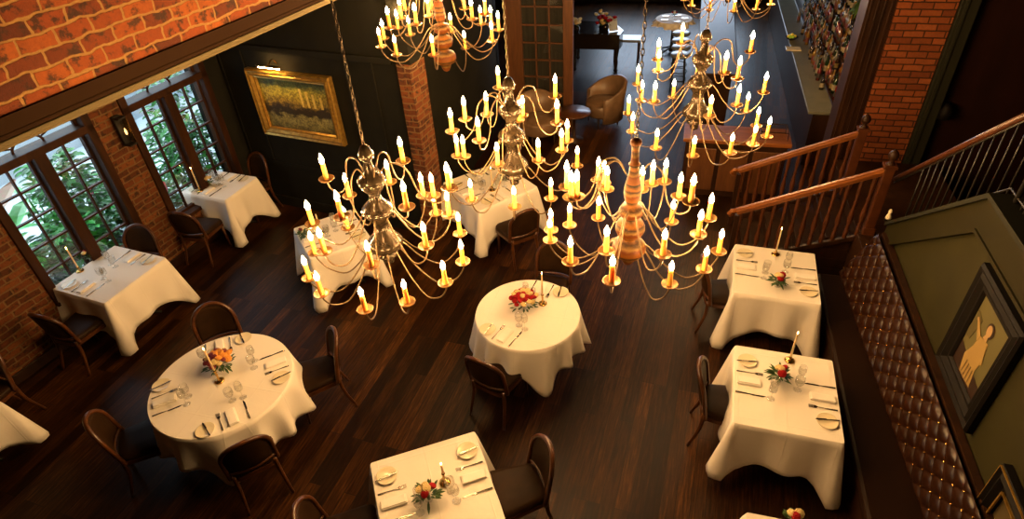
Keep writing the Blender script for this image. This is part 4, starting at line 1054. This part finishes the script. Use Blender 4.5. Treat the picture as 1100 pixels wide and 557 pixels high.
# far white table
ft = empty('round_table', (-.33, 14.75, 0)); tag(ft, 'far round table with a white cloth beyond the bar stools', 'table', 'round dining tables')
obj('tabletop', lathe(B(), [(0, .715), (.38, .715), (.38, .742), (0, .742)], 28), 'dark_wood', ft); pedestal(ft)
o = obj('tablecloth', cloth_round(.40, .10, 31, .4, .05), 'cloth', None, loc=(-.33, 14.75, 0)); tag(o, 'white cloth on the far table beyond the bar stools', 'tablecloth', 'white tablecloths')
random.seed(11)
for k in range(5):
    o = put('plate', Vector((-.33+.24*math.cos(k*1.25), 14.75+.24*math.sin(k*1.25))), 0, 'plate laid on the far round table by the bar', .758); o['group'] = 'plates on the far table'
far_o = empty('flower_arrangement', (-.33, 14.75, .758)); tag(far_o, 'tiny red and white posy on the far round table', 'flowers')
bm = B()
for k in range(12): a = k*.6; leafmesh(bm, (0, 0, .06), (math.cos(a), math.sin(a), .7), .1, .03)
obj('foliage', bm, 'dleaf', far_o); obj('vase', lathe(B(), [(0, 0), (.03, 0), (.03, .07), (0, .06)], 12), 'glass', far_o)
for k in range(4): bm = B(); rose(bm, (.04*math.cos(k*1.6), .04*math.sin(k*1.6), .13), .03, 0); obj('rose', bm, ['rred', 'rwhite'][k % 2], far_o, True)
# back bar
bb = empty('back_bar', (0, 0, 0)); tag(bb, 'back bar cabinet with a grey stone top and stepped bottle shelves', 'cabinet')
obj('body', bx(1.98, 2.9, 9.6, 17.5, 0, .88, bev=.01), 'dark_wood', bb); obj('top', bx(1.90, 2.9, 9.55, 17.6, .88, .92, bev=.008), 'stone', bb)
for k in range(5): obj('shelf', bx(2.26+k*.12, 2.9, 9.7, 17.4, .92+k*.13, .95+(k)*.13+.06*0, bev=.004) if k == 0 else bx(2.24+k*.12, 2.9, 9.7, 17.4, .92+(k-1)*.16, .92+k*.16, bev=.004), 'dark_wood', bb)
BC = [('amber', (.10, .035, .006)), ('clear', (.10, .10, .09)), ('green', (.006, .02, .005)), ('brown', (.015, .006, .003)), ('red', (.10, .006, .005)), ('gold', (.16, .09, .015)), ('dark', (.01, .008, .007))]
BMS = []
for i, (nm_, c_) in enumerate(BC):
    m_ = mat(nm_+'_bottle_glass', c_, .08, spec=.8); m2 = mat(nm_+'_bottle_label', [(.02, .016, .012), (.10, .02, .01), (.22, .19, .13), (.12, .08, .02)][i % 4], .5)
    h_ = .24+.03*(i % 3); r_ = .034
    a = bpy.data.meshes.new('glass_body'); bm = lathe(B(), [(0, 0), (r_, 0), (r_, h_*.58), (r_*.8, h_*.68), (.012, h_*.78), (.012, h_*.93), (.014, h_*.95), (.014, h_), (0, h_)], 10); bm.to_mesh(a); bm.free(); a.materials.append(m_)
    b_ = bpy.data.meshes.new('bottle_label'); bm = lathe(B(), [(r_+.001, h_*.16), (r_+.001, h_*.46)], 10); bm.to_mesh(b_); bm.free(); b_.materials.append(m2); BMS.append((a, b_))
random.seed(21)
nb = 0
for t in range(6):
    xx = 2.18+.12*t; zz = .921 if t == 0 else (.951 if t == 1 and False else .92+(t-1)*.16+.001 if t > 1 else .952)
    if t == 1: xx, zz = 2.31, .952
    if t == 5: xx = 2.80
    y = 9.85+random.uniform(0, .1)
    while y < 14.6:
        if random.random() < (.45 if t == 0 else .9) and not (t == 5 and 11.75 < y < 12.25):
            i = random.randrange(7); o = bpy.data.objects.new('bottle', BMS[i][0]); C.objects.link(o); q = bpy.data.objects.new('bottle_label', BMS[i][1]); C.objects.link(q); q.parent = o
            o.location = (xx+random.uniform(-.01, .01), y, zz); tag(o, BC[i][0]+' glass bottle among those crowding the back bar shelves', 'bottle', 'bottles on the back bar'); nb += 1
        y += random.uniform(.085, .15) if t else .2
fb = empty('fruit_bowl', tuple(up(850, 42, .93))); tag(fb, 'dark bowl of limes and lemons on the grey bar top', 'bowl')
fb.location.z = .921
obj('bowl', lathe(B(), [(0, 0), (.06, .003), (.12, .05), (.115, .05), (.05, .012), (0, .01)], 18), 'black_piano', fb)
for k in range(7):
    q = B(); bmesh.ops.create_icosphere(q, subdivisions=2, radius=.030); o = obj('citrus_fruit', q, mat('lime_skin', (.35, .6, .05), .4) if k % 3 else mat('lemon_skin', (.85, .7, .08), .4), None, True)
    o.location = fb.location+Vector((.055*math.cos(k), .055*math.sin(k), .065)) if k < 6 else fb.location+Vector((0, 0, .095)); tag(o, ('lime' if k % 3 else 'lemon')+' in the dark bowl on the grey bar top', 'fruit', 'citrus in the bar bowl')
o = obj('tray', box(B(), (0, 0, .01), (.26, .2, .02), 0, .006), 'china', None, loc=tuple(Vector((*up(852, 53, .92)[:2], .921)))); tag(o, 'white tray on the grey bar top beside the fruit bowl', 'tray')
va = empty('flower_arrangement', (2.62, 13.2, 1.562)); va.location = (2.45, 11.0, 1.43); va.location = (2.72, 12.2, 1.721)
tag(va, 'cream flower arrangement hanging high over the back bar bottles', 'flowers')
va.location = (2.81, 12.0, 1.561)
obj('vase', lathe(B(), [(0, 0), (.07, 0), (.1, .12), (.05, .25), (0, .24)], 14), 'brass', va)
bm = B(); random.seed(9)
for k in range(46): a = random.uniform(0, 6.28); leafmesh(bm, (0, 0, .28), (math.cos(a), math.sin(a), random.uniform(-.3, 1.2)), random.uniform(.15, .32), .05, 0, .6)
obj('foliage', bm, 'dleaf', va)
for k in range(12):
    bm = B(); a = k*2.4; q = .2*math.sqrt(k/12); rose(bm, (q*math.cos(a), q*math.sin(a), .38+random.uniform(-.05, .1)), .045, 0); obj('flower', bm, ['rcream', 'rwhite', 'rorange'][k % 3], va, True)
# service cabinet behind the stairs
sb = empty('service_cabinet', (.95, 8.55, 0)); tag(sb, 'long dark wooden cabinet with panelled front behind the stair railings', 'cabinet')
obj('body', bx(-.80, .58, -.13, .3, 0, .87, bev=.006), 'dark_wood', sb)
bm = bx(-.84, .62, -.17, .34, .87, .93, bev=.012); obj('top', bm, 'rail_wood', sb)
for k in range(3): bm = B(); bx(-.74+k*.44, -.36+k*.44, -.15, -.13, .1, .78, bm, .01); obj('door', bm, 'door_wood', sb)
gb = empty('glass_case', (1.33, 8.62, .93)); tag(gb, 'low glass case with pale metal edges on the wooden cabinet', 'case')
bm = B()
for x in (-.18, .18):
    for y in (-.14, .14): bx(x-.005, x+.005, y-.005, y+.005, 0, .12, bm)
for y in (-.14, .14): bx(-.18, .18, y-.005, y+.005, .115, .125, bm)
for x in (-.18, .18): bx(x-.005, x+.005, -.14, .14, .115, .125, bm)
obj('edge', bm, 'steel', gb); obj('pane', bx(-.18, .18, -.14, .14, .0, .118), 'glass', gb)
# small ornaments
for p_, lb_ in ((upX(943, 253, 2.255), 'small cream and black ornament where the banquette end meets the olive wall'),):
    oo = empty('ornament', (2.27, 6.24, 1.17)); tag(oo, lb_, 'ornament')
    obj('base', bx(-.035, .035, -.03, .03, 0, .02, bev=.004), 'black_frame', oo)
    obj('figure', lathe(B(), [(0, .02), (.03, .022), (.028, .05), (.014, .085), (.02, .105), (.012, .13), (0, .138)], 12), 'china', oo)
# ================================================================== LIGHT
w = bpy.data.worlds.new('sky'); sc.world = w; w.use_nodes = True
bgn = w.node_tree.nodes['Background']; bgn.inputs[0].default_value = (.74, .88, 1, 1); bgn.inputs[1].default_value = 5.2
ld = bpy.data.lights.new('daylight', 'AREA'); ld.shape = 'RECTANGLE'; ld.size = 4; ld.size_y = 2.4; ld.energy = 42; ld.spread = rad(100); ld.color = (.55, .7, 1)
lo = bpy.data.objects.new('daylight', ld); C.objects.link(lo); lo.location = (-6.3, 14, 1.8); lo.location = (-.5, 18.95, 2.2); lo.rotation_euler = (rad(-68), 0, 0)
